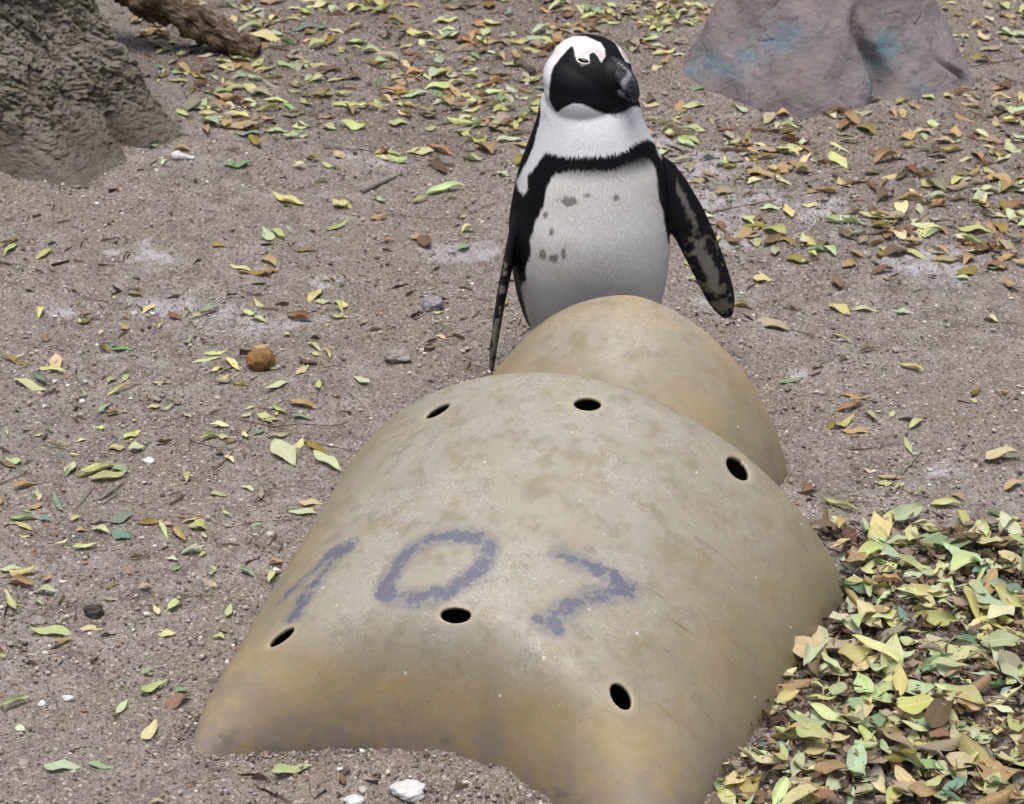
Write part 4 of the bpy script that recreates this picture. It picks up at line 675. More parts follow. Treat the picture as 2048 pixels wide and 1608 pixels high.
# lumpy trodden surface
lump = .5 + .5 * fbm(Pn * 3.1, 2, 30)
Z[near] += .0080 * fbm(Pn * 42, 4, 40, .6) * (.35 + lump) + 0.0040 * np.abs(fbm(Pn * 120, 2, 44)) * (.4 + hm[near])
ground_me = mesh_np('ground', np.stack([GX.ravel(), GY.ravel(), Z.ravel()], 1), grid_faces(len(gy), len(gx)))
attr_f(ground_me, 'humus', np.clip(hm.ravel(), 0, 1))
attr_f(ground_me, 'guano', gu.ravel())
ground_me.materials.append(M['sand'])
ground = link(bpy.data.objects.new('ground', ground_me))
tag(ground, 'brown sandy ground with scattered grit and droppings', 'ground', kind='structure')

# ================================================================ rough-barked tree, left
TREE = (-1.30, 4.93)
na = 620
zz = np.concatenate([np.linspace(-.06, .42, 230), np.linspace(.425, 2.6, 60)])
th = np.linspace(0, 2 * math.pi, na, endpoint=False)
TH, ZZ = np.meshgrid(th, zz)


def lobe(t, c, w):
    d = (t - c + math.pi) % (2 * math.pi) - math.pi
    return np.exp(-(d / w) ** 2)


fl = np.exp(-np.clip(ZZ, -.06, 9) / .20)
R = .33 - .05 * np.clip(ZZ, 0, 3) / 2.6 + .06 * np.exp(-np.clip(ZZ, 0, 9) / .5)
R = R + fl * (.235 * lobe(TH, math.radians(-20), .19) + .30 * lobe(TH, math.radians(-52), .25) + .13 * lobe(TH, math.radians(-95), .4) + .13 * lobe(TH, math.radians(-140), .5)
              + .13 * lobe(TH, math.radians(-35), .14) + .15 * lobe(TH, math.radians(150), .5) + .17 * lobe(TH, math.radians(60), .45))
R = R - .075 * lobe(TH, math.radians(-34), .05) * np.exp(-(np.clip(ZZ, 0, 9) / .075) ** 2)          # the cleft between two roots
P3 = np.stack([np.cos(TH) * R, np.sin(TH) * R, ZZ], -1).reshape(-1, 3)
upw = sstep(.02, .16, P3[:, 2])
arcz = np.stack([TH.ravel() * .45, P3[:, 2]], 1)
wp = np.stack([fbm(P3 * 9, 3, 8), fbm(P3 * 9, 3, 9)], 1)
lean = np.stack([arcz[:, 0] + .35 * arcz[:, 1], arcz[:, 1]], 1)
_, gap, pid = worley((lean + .035 * wp) * np.array([38, 14]), 3)
_, gap2, pid2 = worley((lean + .02 * wp) * np.array([105, 45]), 5)
fine = fbm(P3 * 70, 4, 60, .65)
disp = (.002 + .0085 * upw) * (sstep(0, .15, gap) - .6 + .9 * (pid - .5)) + (.002 + .0050 * upw) * (sstep(0, .18, gap2) - .5 + 1.2 * (pid2 - .5))
disp += .007 * fine + (.005 + .011 * upw) * fbm(np.stack([lean[:, 0] * 58, lean[:, 1] * 8, P3[:, 0] * 0], 1) + 2.0 * np.stack([wp[:, 0], wp[:, 1], wp[:, 0] * 0], 1), 4, 66, .6) + .035 * fbm(P3 * 4.5, 2, 70) + .005 * fbm(P3 * 14, 3, 71)
Rd = R.ravel() + disp
V = np.stack([np.cos(TH).ravel() * Rd, np.sin(TH).ravel() * Rd, ZZ.ravel()], 1)
V[:, 0] -= .10 * np.clip(V[:, 2], 0, 3)
me = mesh_np('trunk', V, grid_faces(len(zz), na, True))
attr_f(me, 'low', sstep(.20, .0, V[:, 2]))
attr_f(me, 'plate', .5 * pid + .5 * pid2)
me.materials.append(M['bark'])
tree = empty('tree', (TREE[0], TREE[1], 0))
tag(tree, 'thick rough-barked grey-brown tree at the left with flaring cleft roots', 'tree')
link(bpy.data.objects.new('trunk', me), tree)

# ---------------------------------------------------------------- boulder, right
ST = (.735, 5.22)
BH = .56
zz = np.concatenate([np.linspace(-.08, .30, 170), BH * (1 - (1 - np.linspace(.30 / BH, 1, 40)) ** 1.0)[1:]])
na = 420
th = np.linspace(0, 2 * math.pi, na, endpoint=False)
TH, ZZ = np.meshgrid(th, zz)
zc = np.clip(ZZ / BH, 0, 1)
pf = (1 - zc ** 1.08) ** .95 + .10 * np.clip(-ZZ / .08, 0, 1)
R = pf * (.305 + .075 * lobe(TH, math.radians(-108), .42) + .085 * lobe(TH, math.radians(-18), .55) + .035 * lobe(TH, math.radians(-165), .5))
R = R - .050 * lobe(TH, math.radians(-70) + .10 * np.sin(ZZ * 25), .085) * sstep(.26, .10, ZZ) - .022 * lobe(TH, math.radians(-30) + .07 * np.sin(ZZ * 45), .03) * sstep(.16, .05, ZZ)
R = np.maximum(R, .002)
P3 = np.stack([np.cos(TH) * R, np.sin(TH) * R, ZZ], -1).reshape(-1, 3)
_, gp, _ = worley(np.stack([TH.ravel() * 3.2, P3[:, 2] * 9], 1) + .25 * np.stack([fbm(P3 * 11, 3, 91), fbm(P3 * 11, 3, 92)], 1), 9)
crk = sstep(.05, .0, gp) * sstep(.05, .35, fbm(P3 * 5, 2, 97))
Rd = R.ravel() + pf.ravel() * (.030 * fbm(P3 * 5, 3, 90) + .006 * fbm(P3 * 26, 4, 93, .6) - .004 * crk)
V = np.stack([np.cos(TH).ravel() * Rd, np.sin(TH).ravel() * Rd, ZZ.ravel()], 1)
me = mesh_np('boulder', V, grid_faces(len(zz), na, True))
teal = np.zeros(len(V))
for (c, z, wa, wz, s) in ((-58, .140, .15, .03, 1.0), (-64, .10, .12, .022, .7), (-70, .05, .10, .03, .5), (-122, .155, .24, .016, .8), (-135, .11, .22, .016, .7),
                          (-150, .075, .30, .022, .7), (-112, .185, .2, .018, .7), (-48, .045, .09, .02, .4), (-165, .04, .15, .03, .6)):
    teal = np.maximum(teal, s * lobe(TH.ravel(), math.radians(c), wa) * np.exp(-((ZZ.ravel() - z) / wz) ** 2))
attr_f(me, 'teal', np.clip(teal * 1.25, 0, 1))
me.materials.append(M['smooth'])
boulder = link(bpy.data.objects.new('boulder', me))
boulder.location = (ST[0], ST[1] - .02, -.012)
tag(boulder, 'big mauve-grey boulder with a crease and teal stains behind the penguin', 'boulder')


# ---------------------------------------------------------------- tubes: branch, twigs
def tube(pts, radii, seg=8, rough=0.0, seed=0, sub=6, cap=True):
    pts = np.asarray(pts, float)
    radii = np.asarray(radii, float)
    n = len(pts)
    t = np.linspace(0, n - 1, (n - 1) * sub + 1)
    i = np.clip(np.floor(t).astype(int), 0, n - 2)
    f = (t - i)[:, None]
    p0, p1, p2, p3 = pts[np.clip(i - 1, 0, n - 1)], pts[i], pts[i + 1], pts[np.clip(i + 2, 0, n - 1)]
    C = .5 * ((2 * p1) + (-p0 + p2) * f + (2 * p0 - 5 * p1 + 4 * p2 - p3) * f ** 2 + (-p0 + 3 * p1 - 3 * p2 + p3) * f ** 3)
    r = np.interp(t, np.arange(n), radii)
    T = np.gradient(C, axis=0)
    T /= np.linalg.norm(T, axis=1)[:, None] + 1e-9
    up = np.array([0, 0, 1.0])
    S = np.cross(T, up)
    S /= np.linalg.norm(S, axis=1)[:, None] + 1e-9
    U = np.cross(S, T)
    a = np.linspace(0, 2 * math.pi, seg, endpoint=False)
    V = C[:, None, :] + r[:, None, None] * (np.cos(a)[None, :, None] * S[:, None, :] + np.sin(a)[None, :, None] * U[:, None, :])
    lon = np.repeat(np.concatenate([[0], np.cumsum(np.linalg.norm(np.diff(C, axis=0), axis=1))]), seg)
    ang = np.tile(np.sin(a), len(C))
    V = V.reshape(-1, 3)
    if rough:
        nrm = V - np.repeat(C, seg, 0)
        V = V + nrm * (rough * fbm(V * 22 / max(.2, (radii.max() * 12)), 3, seed))[:, None]
    F = grid_faces(len(C), seg, True)
    if cap:
        n0 = len(V)
        V = np.concatenate([V, C[:1], C[-1:]])
        e = (len(C) - 1) * seg
        k = np.arange(seg)
        F = np.concatenate([F, np.stack([np.full(seg, n0), (k + 1) % seg, k, np.full(seg, n0)], 1)[:, [0, 1, 2, 2]],
                            np.stack([np.full(seg, n0 + 1), e + k, e + (k + 1) % seg, e + (k + 1) % seg], 1)])
        lon = np.append(lon, [lon[0], lon[-1]])
        ang = np.append(ang, [0, 0])
    return V, F, lon, ang


def tri_quads_mesh(name, V, F):
    """quads that may repeat their last corner -> triangles"""
    deg = (F[:, 2] == F[:, 3]) | (F[:, 1] == F[:, 2])
    T = np.concatenate([F[~deg][:, [0, 1, 2]], F[~deg][:, [0, 2, 3]], F[deg][:, [0, 1, 3]] if deg.any() else F[:0, :3]])
    if deg.any():
        D = F[deg]
        D = np.stack([D[:, 0], D[:, 1], np.where(D[:, 1] == D[:, 2], D[:, 3], D[:, 2])], 1)
        T = np.concatenate([F[~deg][:, [0, 1, 2]], F[~deg][:, [0, 2, 3]], D])
    return mesh_np(name, V, T)


bp = [(-.622, 5.30, .012), (-.70, 5.315, .045), (-.80, 5.335, .095), (-.90, 5.36, .135), (-1.02, 5.40, .20), (-1.12, 5.42, .27), (-1.22, 5.40, .34)]
V, F, lon, ang = tube(bp, [.027, .034, .041, .046, .050, .054, .056], 48, .75, 5, 16)
V = V + .004 * fbm(np.stack([lon * 14, np.arctan2(V[:, 2], V[:, 0]) * 3, ang * 9], 1), 3, 12)[:, None]
me = tri_quads_mesh('fallen_branch', V - np.array([-.622, 5.30, 0]), F)
attr_f(me, 'lon', lon * 3)
attr_f(me, 'ang', ang * .6)
me.materials.append(M['branch'])
br = link(bpy.data.objects.new('fallen_branch', me))
br.location = (-.622, 5.30, 0)
tag(br, 'brown mossy branch slanting down to the ground behind the left tree', 'branch')

# ================================================================ nest shelter
shelter = empty('nest_shelter', (SH['o'][0], SH['o'][1], 0))
tag(shelter, 'weathered tan fibreglass nest shelter with drilled holes, painted 107', 'nest shelter')
SO = np.array([SH['o'][0], SH['o'][1], 0])


def build_shell(name, c, nu, nt, holes):
    G = shell_grid(c, nu, nt)
    V = G.reshape(-1, 3).copy()
    F = grid_faces(nt, nu)
    cen = V[F].mean(1)
    ring = np.zeros(len(V))
    keep = np.ones(len(F), bool)
    for hc, p1, p2 in holes:
        hc, p1, p2 = np.array(hc), np.array(p1), np.array(p2)

        def rad(P):
            d = P - hc
            rr = np.hypot(d @ p1, d @ p2)
            rr[np.linalg.norm(d, axis=1) > .07] = 9
            return rr, d
        rr, _ = rad(cen)
        kill = rr < 1
        keep &= ~kill
        bv = np.unique(F[kill])
        bnd = np.intersect1d(bv, np.unique(F[keep & (rr < 2)]))
        rv, dv = rad(V[bnd])
        V[bnd] += dv * (1 / rv - 1)[:, None]
        rall, _ = rad(V)
        ring = np.maximum(ring, sstep(1.7, 1.05, rall))
    # gentle hand-laid unevenness
    V[:, 2] += .0035 * fbm(V * 5, 2, 33) * sstep(.0, .08, V[:, 2])
    # coordinates along the skin
    arc = np.concatenate([np.zeros((nt, 1)), np.cumsum(np.linalg.norm(np.diff(G, axis=1), axis=2), 1)], 1)
    arc = arc - arc[:, nu // 2:nu // 2 + 1]
    axl = np.concatenate([np.zeros((1, nu)), np.cumsum(np.linalg.norm(np.diff(G, axis=0), axis=2), 0)], 0)
    rel = np.linspace(-1, 1, nu)[None, :].repeat(nt, 0).ravel()
    q = (V[:, 0] - c['o'][0]) * AXA[0] + (V[:, 1] - c['o'][1]) * AXA[1]
    me = mesh_np(name, V - SO, F[keep])
    wob = .25 * fbm(V * 9, 3, 17)
    attr_f(me, 'arc', arc.ravel())
    attr_f(me, 'axial', axl.ravel())
    attr_f(me, 'crown', sstep(.85, .30, np.abs(rel) + wob) * sstep(.55, .95, V[:, 2] / (c['hf'] + .02) + wob * .5))
    attr_f(me, 'side', sstep(.25, .6, np.abs(rel) + wob * .6))
    fr = sstep(.23, .10, q + wob * .12) * sstep(.9, .5, V[:, 2] / c['hf'])
    bk = sstep(c['L'] - .13, c['L'] - .03, q)
    lft = sstep(-.35, -.75, rel + wob)
    attr_f(me, 'ochre', np.clip(np.maximum(np.maximum(fr, bk * .8), np.maximum(lft * .8, sstep(.45, .9, rel + wob) * .55)), 0, 1))
    attr_f(me, 'soil', sstep(.125, .035, V[:, 2] + .10 * wob) * sstep(.02, .3, 1 - np.clip(q / .3, 0, 1)) * 1.1 + .5 * sstep(.04, 0, V[:, 2]))
    attr_f(me, 'ring', ring)
    paint = np.zeros(len(V))
    if holes:
        sel = (V[:, 2] > .05) & (q < .5)
        idx = np.where(sel)[0]
        for pts, w, wear in DIGITS:
            d = seg_dist3(V[idx], pts)
            paint[idx] = np.maximum(paint[idx], sstep(w * 2.1, 0, d) * (1.0 - wear * .5))
    attr_f(me, 'paint', paint)
    me.materials.append(M['shell'])
    o = link(bpy.data.objects.new(name, me), shelter)
    md = o.modifiers.new('skin', 'SOLIDIFY')
    md.thickness = .006
    md.offset = -1
    md.use_even_offset = False
    return o


main_shell = build_shell('shell', SH, 330, 330, HOLES)
tag(main_shell, 'arched main shell with six drilled holes and worn blue number 107')
dome_shell = build_shell('entrance_dome', DM, 200, 160, [])
tag(dome_shell, 'smaller rounded entrance dome behind the main shell')

# ================================================================ penguin
PEN = np.array([.133, 3.55, 0.0])
penguin = empty('penguin', tuple(PEN))
tag(penguin, 'black and white penguin standing behind the nest shelter, head turned aside', 'penguin')


def loft(rings, seg=48):
    """rings of (z, cx, cy, rx, ry), smoothed along z"""
    R = np.array(rings, float)
    t = np.linspace(0, len(R) - 1, len(R) * 5)
    i = np.clip(np.floor(t).astype(int), 0, len(R) - 2)
    f = (t - i)[:, None]
    n = len(R)
    p0, p1, p2, p3 = R[np.clip(i - 1, 0, n - 1)], R[i], R[i + 1], R[np.clip(i + 2, 0, n - 1)]
    C = .5 * ((2 * p1) + (-p0 + p2) * f + (2 * p0 - 5 * p1 + 4 * p2 - p3) * f ** 2 + (-p0 + 3 * p1 - 3 * p2 + p3) * f ** 3)
    a = np.linspace(0, 2 * math.pi, seg, endpoint=False)
    V = np.stack([C[:, 1:2] + np.maximum(C[:, 3:4], .004) * np.cos(a), C[:, 2:3] + np.maximum(C[:, 4:5], .004) * np.sin(a), np.repeat(C[:, 0:1], seg, 1)], -1)
    return V.reshape(-1, 3), grid_faces(len(C), seg, True), len(C), seg


def close_ends(V, F, nrow, seg):
    n0 = len(V)
    V = np.concatenate([V, V[:seg].mean(0)[None], V[-seg:].mean(0)[None]])
    e = (nrow - 1) * seg
    k = np.arange(seg)
    A = np.stack([np.full(seg, n0), (k + 1) % seg, k], 1)
    B = np.stack([np.full(seg, n0 + 1), e + k, e + (k + 1) % seg], 1)
    T = np.concatenate([F[:, [0, 1, 2]], F[:, [0, 2, 3]], A, B])
    return V, T


def ellipsoid(c, axes, radii, n=28):
    """axes: 3 row vectors"""
    u = np.linspace(0, math.pi, n)[1:-1]
    a = np.linspace(0, 2 * math.pi, n * 2, endpoint=False)
    S = np.stack([np.sin(u)[:, None] * np.cos(a), np.sin(u)[:, None] * np.sin(a), np.repeat(np.cos(u)[:, None], len(a), 1)], -1).reshape(-1, 3)
    V = np.array(c) + (S * np.array(radii)) @ np.array(axes)
    F = grid_faces(len(u), len(a), True)
    return close_ends(V, F, len(u), len(a))


def blade(path, widths, thick, wdir, seg=28, sub=8):
    """flat tapering limb: path points, half-widths, half-thickness, width direction per point"""
    path, widths, thick, wdir = map(lambda q: np.asarray(q, float), (path, widths, thick, wdir))
    n = len(path)
    t = np.linspace(0, n - 1, (n - 1) * sub + 1)
    i = np.clip(np.floor(t).astype(int), 0, n - 2)
    f = (t - i)[:, None]

    def cr(A):
        p0, p1, p2, p3 = A[np.clip(i - 1, 0, n - 1)], A[i], A[i + 1], A[np.clip(i + 2, 0, n - 1)]
        return .5 * ((2 * p1) + (-p0 + p2) * f + (2 * p0 - 5 * p1 + 4 * p2 - p3) * f ** 2 + (-p0 + 3 * p1 - 3 * p2 + p3) * f ** 3)
    C = cr(path)
    W = cr(widths[:, None])[:, 0]
    H = cr(thick[:, None])[:, 0]
    D = cr(wdir)
    T = np.gradient(C, axis=0)
    T /= np.linalg.norm(T, axis=1)[:, None]
    D -= T * (D * T).sum(1)[:, None]
    D /= np.linalg.norm(D, axis=1)[:, None]
    N = np.cross(T, D)
    a = np.linspace(0, 2 * math.pi, seg, endpoint=False)
    V = C[:, None] + (W[:, None] * np.cos(a))[..., None] * D[:, None] + (H[:, None] * np.sin(a))[..., None] * N[:, None]
    return close_ends(V.reshape(-1, 3), grid_faces(len(C), seg, True), len(C), seg)


# directions of the head: turned to its left and bowed
yaw, pit = math.radians(40), math.radians(20)
hf = np.array([math.cos(pit) * math.sin(yaw), -math.cos(pit) * math.cos(yaw), -math.sin(pit)])
hr = np.array([-math.cos(yaw), -math.sin(yaw), 0.0])
hu = np.cross(hr, hf)
if hu[2] < 0:
    hu = -hu
HC = np.array([.004, -.022, .566])
parts = []
parts.append(close_ends(*loft([
    (.028, .008, .03, .040, .045), (.04, .008, .03, .078, .070), (.09, .004, .020, .110, .092), (.14, .002, .010, .124, .107), (.177, .002, .004, .131, .116),
    (.23, .0, -.004, .136, .124), (.288, -.002, -.010, .136, .124), (.34, -.001, -.012, .130, .118), (.388, .0, -.014, .121, .110), (.424, .0, -.016, .109, .102),
    (.450, -.002, -.018, .098, .095), (.48, -.004, -.019, .087, .086), (.51, -.005, -.018, .080, .074), (.55, -.004, -.014, .060, .058), (.575, -.002, -.016, .04, .04)], 56)))
parts.append(ellipsoid(HC - np.array([.007, 0, .003]), (hf, hr, hu), (.070, .0665, .0505)))
parts.append(ellipsoid(HC + hf * .002 - np.array([.007, 0, .033]) + hr * .008, (hf, hr, hu), (.069, .077, .052)))     # cheeks and drawn-in neck
parts.append(ellipsoid(HC - np.array([.010, 0, .017]) + hr * .006, (hf, hr, hu), (.069, .0755, .051)))
parts.append(ellipsoid(HC + hf * .034 - np.array([.0, 0.0, .046]), (hf, hr, hu), (.040, .046, .032)))            # throat
parts.append(ellipsoid(HC + hf * .038 + hu * .010, (hf, hr, hu), (.036, .031, .032)))                               # lores
# flippers
shR = np.array([-.103, -.012, .355])
parts.append(blade([shR + (.045, .0, .012), shR, (-.122, -.030, .305), (-.139, -.052, .235), (-.153, -.074, .165), (-.164, -.094, .095), (-.168, -.104, .052)],
                   [.026, .030, .034, .032, .027, .019, .006], [.014, .0125, .0105, .0095, .008, .0065, .004],
                   [(0.12, 1, .15)] * 2 + [(.10, 1, .05)] * 5))
shL = np.array([.112, .0, .372])
parts.append(blade([shL + (-.05, .0, .012), shL, (.150, -.010, .318), (.180, -.016, .262), (.206, -.022, .205), (.228, -.027, .152), (.240, -.03, .120)],
                   [.028, .031, .034, .033, .030, .024, .009], [.015, .0125, .0105, .0095, .008, .0065, .004],
                   [(1, .25, .5)] * 7))
# tail and feet
parts.append(blade([(.0, .07, .10), (.0, .11, .055), (.0, .15, .02)], [.045, .035, .012], [.018, .010, .005], [(1, 0, 0)] * 3))
for s in (-1, 1):
    bx = .05 * s + .005
    parts.append(blade([(bx, .02, .06), (bx, .0, .03), (bx, -.03, .014)], [.018, .017, .02], [.018, .014, .010], [(1, 0, 0)] * 3))
    for k in (-1, 0, 1):
        parts.append(blade([(bx, -.005, .016), (bx + .012 * k, -.04, .013), (bx + .026 * k, -.085, .008)], [.011, .012, .006], [.010, .008, .006], [(1, 0, 0)] * 3))
Vs, Fs, off = [], [], 0
for v, f in parts:
    Vs.append(v)
    Fs.append(f + off)
    off += len(v)
raw = mesh_np('body_raw', np.concatenate(Vs), np.concatenate(Fs))
bm = bmesh.new()
bm.from_mesh(raw)
bmesh.ops.recalc_face_normals(bm, faces=bm.faces)
bm.to_mesh(raw)
bm.free()
tmp = link(bpy.data.objects.new('body_raw', raw))
rm = tmp.modifiers.new('remesh', 'REMESH')
rm.mode = 'VOXEL'
rm.voxel_size = .0021
sm = tmp.modifiers.new('smooth', 'SMOOTH')
sm.factor = .5
sm.iterations = 14
dg = bpy.context.evaluated_depsgraph_get()
body_me = bpy.data.meshes.new_from_object(tmp.evaluated_get(dg))
bpy.data.objects.remove(tmp)
body_me.name = 'body'
nv = len(body_me.vertices)
V = np.zeros(nv * 3, np.float32)
body_me.vertices.foreach_get('co', V)
V = V.reshape(-1, 3).astype(float)
N = np.zeros(nv * 3, np.float32)
body_me.vertices.foreach_get('normal', N)
N = N.reshape(-1, 3).astype(float)
body_me.polygons.foreach_set('use_smooth', np.ones(len(body_me.polygons), bool))

# plumage pattern, drawn on the bird's own front elevation
e1, e2, ed = (np.array(q) for q in ELEV)
Q = V - np.array([0, 0, .3])
E = np.stack([Q @ e1, Q @ e2], 1)
fac = N @ ed
st = V * np.array([1, 1, .35])
jag = np.stack([.0030 * fbm(st * 190, 3, 201), .0058 * fbm(V * np.array([430, 430, 80]), 4, 202, .85) + .002 * fbm(V * 60, 2, 203)], 1)
head = sstep(.485, .50, V[:, 2])
Ej = E + jag * (1 - .82 * head)[:, None]
black = np.array([.0055, .0050, .0075])
C = np.tile(black, (nv, 1))
C = C + (sstep(.0, .6, fbm(V * 35, 3, 210)) * .003)[:, None] * np.array([1, .85, .7])
isflip = ((V[:, 0] < -.118 + (V[:, 2] - .3) * -.02) & (V[:, 2] < .375) & (V[:, 1] < .02) & (np.abs(V[:, 0] + .0) > .139 - .0 * V[:, 2])) | (V[:, 0] > .142)


def paint(mask, col):
    global C
    C = C * (1 - mask[:, None]) + np.asarray(col) * mask[:, None]


front = sstep(-.42, -.30, fac)
belly = sstep(-.0026, .0026, poly_sd(Ej, MARK_BELLY)) * front * (1 - isflip) * sstep(.44, .40, V[:, 2])
dirt = sstep(.33, .05, V[:, 2])
bcol = np.array([.82, .815, .80])[None] * (1 - dirt[:, None]) + np.array([.72, .70, .655])[None] * dirt[:, None]
stain = sstep(-.1, .5, fbm(V * 16, 3, 220))[:, None]
bcol = bcol * (1 - stain * np.array([.06, .08, .12]))
C = C * (1 - belly[:, None]) + bcol * belly[:, None]
bib = sstep(-.0018, .0018, poly_sd(Ej, MARK_BIB) * (1 + .6 * head)) * sstep(-.5, -.4, fac) * sstep(.30, .31, V[:, 2]) * (1 - isflip)
paint(bib, (.80, .81, .84))
far = sstep(-.0008, .0008, poly_sd(Ej, MARK_FAR)) * sstep(-.6, -.5, fac) * sstep(.53, .54, V[:, 2])
paint(far, (.80, .80, .82))
skin = sstep(.0002, .0030, poly_sd(Ej, MARK_SKIN)) * (fac > 0)
paint(skin * (.45 + .25 * sstep(-.3, .4, fbm(V * 260, 3, 250))), (.56, .36, .37))
skin2 = sstep(-.0006, .0012, poly_sd(Ej, MARK_SKIN_FAR)) * (V[:, 2] > .53)
paint(skin2 * .6, (.56, .36, .37))
for (a, b, ra, rb) in MARK_SPOTS:
    d = np.sqrt(((E[:, 0] - a) / ra) ** 2 + ((E[:, 1] - b) / rb) ** 2) + .8 * fbm(V * 190, 4, 230, .65)
    paint(sstep(1.1, .75, d) * (fac > 0) * (V[:, 2] < .47) * .72, (.085, .082, .060))
# mottled undersides of the flippers
mot = fbm(V * 75, 4, 240, .62)
fl_l = (V[:, 0] > .142)
tl = np.clip((.372 - V[:, 2]) / .25, 0, 1)
grey = sstep(-.004, .003, poly_sd(E, MARK_FLIPPER) + .004 * mot * 2.2) * fl_l * (fac > 0)
paint(grey * .7, (.19, .175, .15))
paint(sstep(.12, .3, mot + .55 * (tl - .55)) * fl_l * .55 * sstep(.25, .6, tl), (.17, .15, .105))
fl_r = isflip & (V[:, 0] < 0)
tr_ = np.clip((.355 - V[:, 2]) / .30, 0, 1)
paint(sstep(.05, .35, mot + .7 * (tr_ - .55)) * fl_r * .75, (.185, .165, .135))
edge = fl_r & (N[:, 1] < -.55) & (V[:, 2] > .285) & (V[:, 2] < .36)
paint(edge * .85, (.62, .60, .58))
attr_col(body_me, 'Col', C)
body_me.materials.clear()
body_me.materials.append(M['plumage'])
body = link(bpy.data.objects.new('body', body_me), penguin)


# short overlapping feather tips, lying down the body and back from the bill
def feather_tips():
    r2 = np.random.default_rng(5)
    bb = HC + hf * .045 + hu * .018
    dist_b = np.linalg.norm(np.cross(V - bb, hf), axis=1)
    ep0 = V[np.argmin(((E - np.array(EYE)) ** 2).sum(1) + 9 * (fac < 0) + 9 * (V[:, 2] < .5))]
    okv = ~isflip & (V[:, 2] > .05) & ~((dist_b < .027) & ((V - bb) @ hf > -.012)) & (np.linalg.norm(V - ep0, axis=1) > .013)
    okv &= ~((V[:, 0] < -.105) & (V[:, 2] < .33) & (V[:, 1] < -.03)) & (fac > -.75)
    idx = np.where(okv)[0]
    idx = r2.choice(idx, min(len(idx), 120000), replace=False)
    P, Nn = V[idx], N[idx]
    hd = sstep(.50, .53, P[:, 2])[:, None]
    D = np.array([0, 0, -1.0])[None] * (1 - hd * .55) - hf[None] * hd * .9
    D = D + r2.normal(size=D.shape) * .16
    D -= Nn * (D * Nn).sum(1)[:, None]
    D /= np.linalg.norm(D, axis=1)[:, None] + 1e-9
    S = np.cross(Nn, D)
    Ln = (.0070 - .0040 * hd[:, 0]) * r2.uniform(.6, 1.25, len(P))
    W = (.00085 - .0003 * hd[:, 0]) * r2.uniform(.7, 1.3, len(P))
    lift = r2.uniform(.03, .13, len(P)) + .06 * sstep(.36, .42, P[:, 2]) * (1 - hd[:, 0])
    A = P - S * W[:, None] + Nn * .0002
    B = P + S * W[:, None] + Nn * .0002
    T = P + D * Ln[:, None] + Nn * (Ln * lift)[:, None]
    VV = np.stack([A, B, T], 1).reshape(-1, 3)
    me = mesh_np('feathers', VV, np.arange(len(VV)).reshape(-1, 3), False)
    tone = r2.uniform(.95, 1.05, (len(P), 1))
    attr_col(me, 'Col', np.repeat(C[idx] * tone, 3, 0))
    me.materials.append(M['plumage'])
    o = link(bpy.data.objects.new('feathers', me), penguin)
    o['kind'] = 'stuff'


feather_tips()


# bill: two mandibles with a hooked tip
def bill_part(name, path, w, h, parent):
    n = len(path)
    path = np.array(path)
    V_, T_ = blade(path, w, h, [hr] * n, 36, 14)
    s = (V_ - B0) @ hf
    lat = (V_ - B0) @ hr
    top = sstep(.004, .020, (V_ - B0) @ hu + .45 * np.clip(s - .02, 0, 1)) * (name == 'upper_bill')
    V_ = V_ - np.outer(lat * .42 * top, hr)
    V_ = V_ + ((V_ - path.mean(0)) * (.035 * fbm(V_ * 260, 3, 301) - .02 * np.abs(np.sin(s * 420)) * (s < .03))[:, None])
    me = mesh_np(name, V_, T_)
    side = np.abs((V_ - B0) @ hr)
    attr_f(me, 'band', np.exp(-((s - .033 - .003 * fbm(V_ * 150, 2, 5)) / .0052) ** 2) * sstep(.001, .008, side) * (.65 + .35 * fbm(V_ * 200, 2, 8)) * (1.0 if name == 'upper_bill' else .35))
    me.materials.append(M['bill'])
    return link(bpy.data.objects.new(name, me), parent)


B0 = HC + hf * .045 + hu * .021
bill_part('upper_bill', [B0 - hf * .014 + hu * .002, B0 + hf * .008 + hu * .006, B0 + hf * .028 + hu * .005, B0 + hf * .043 - hu * .002, B0 + hf * .050 - hu * .010, B0 + hf * .053 - hu * .021],
          [.023, .0205, .0165, .0130, .0090, .0022], [.0195, .0185, .0165, .0140, .0100, .0025], penguin)
bill_part('lower_bill', [B0 - hf * .014 - hu * .016, B0 + hf * .010 - hu * .017, B0 + hf * .028 - hu * .018, B0 + hf * .045 - hu * .020],
          [.020, .0185, .0150, .007], [.012, .0115, .009, .004], penguin)


# eyes, seated on the surface of the head
def surf(u, v):
    """point of the head nearest to elevation coordinates u, v"""
    m = (fac > .0) & (V[:, 2] > .5)
    idx = np.where(m)[0]
    i = idx[np.argmin(((E[idx] - (u, v)) ** 2).sum(1))]
    return V[i], N[i]


ep, en = surf(*EYE)
ex = e1 * .94 - e2 * .34
ex -= en * (ex @ en)
ex /= np.linalg.norm(ex)
ey = np.cross(en, ex)
if ey[2] < 0:
    ey = -ey
Ve, Te = ellipsoid(ep - en * .0005, (ex, ey, en), (.0098, .0040, .0030), 16)
me = mesh_np('eye', Ve, Te)
me.materials.append(M['eye'])
link(bpy.data.objects.new('eye', me), penguin)
aa = np.linspace(math.radians(178), math.radians(362), 9)
rim = [ep + en * .0006 + ex * .0108 * math.cos(a) + ey * .0058 * math.sin(a) for a in aa]
Vt, Ft, _, _ = tube(rim, [.0009] + [.0016] * 7 + [.0009], 8, 0, 0, 3)
me = tri_quads_mesh('eyelid', Vt, Ft)
me.materials.append(M['eyelid'])
link(bpy.data.objects.new('eyelid', me), penguin)

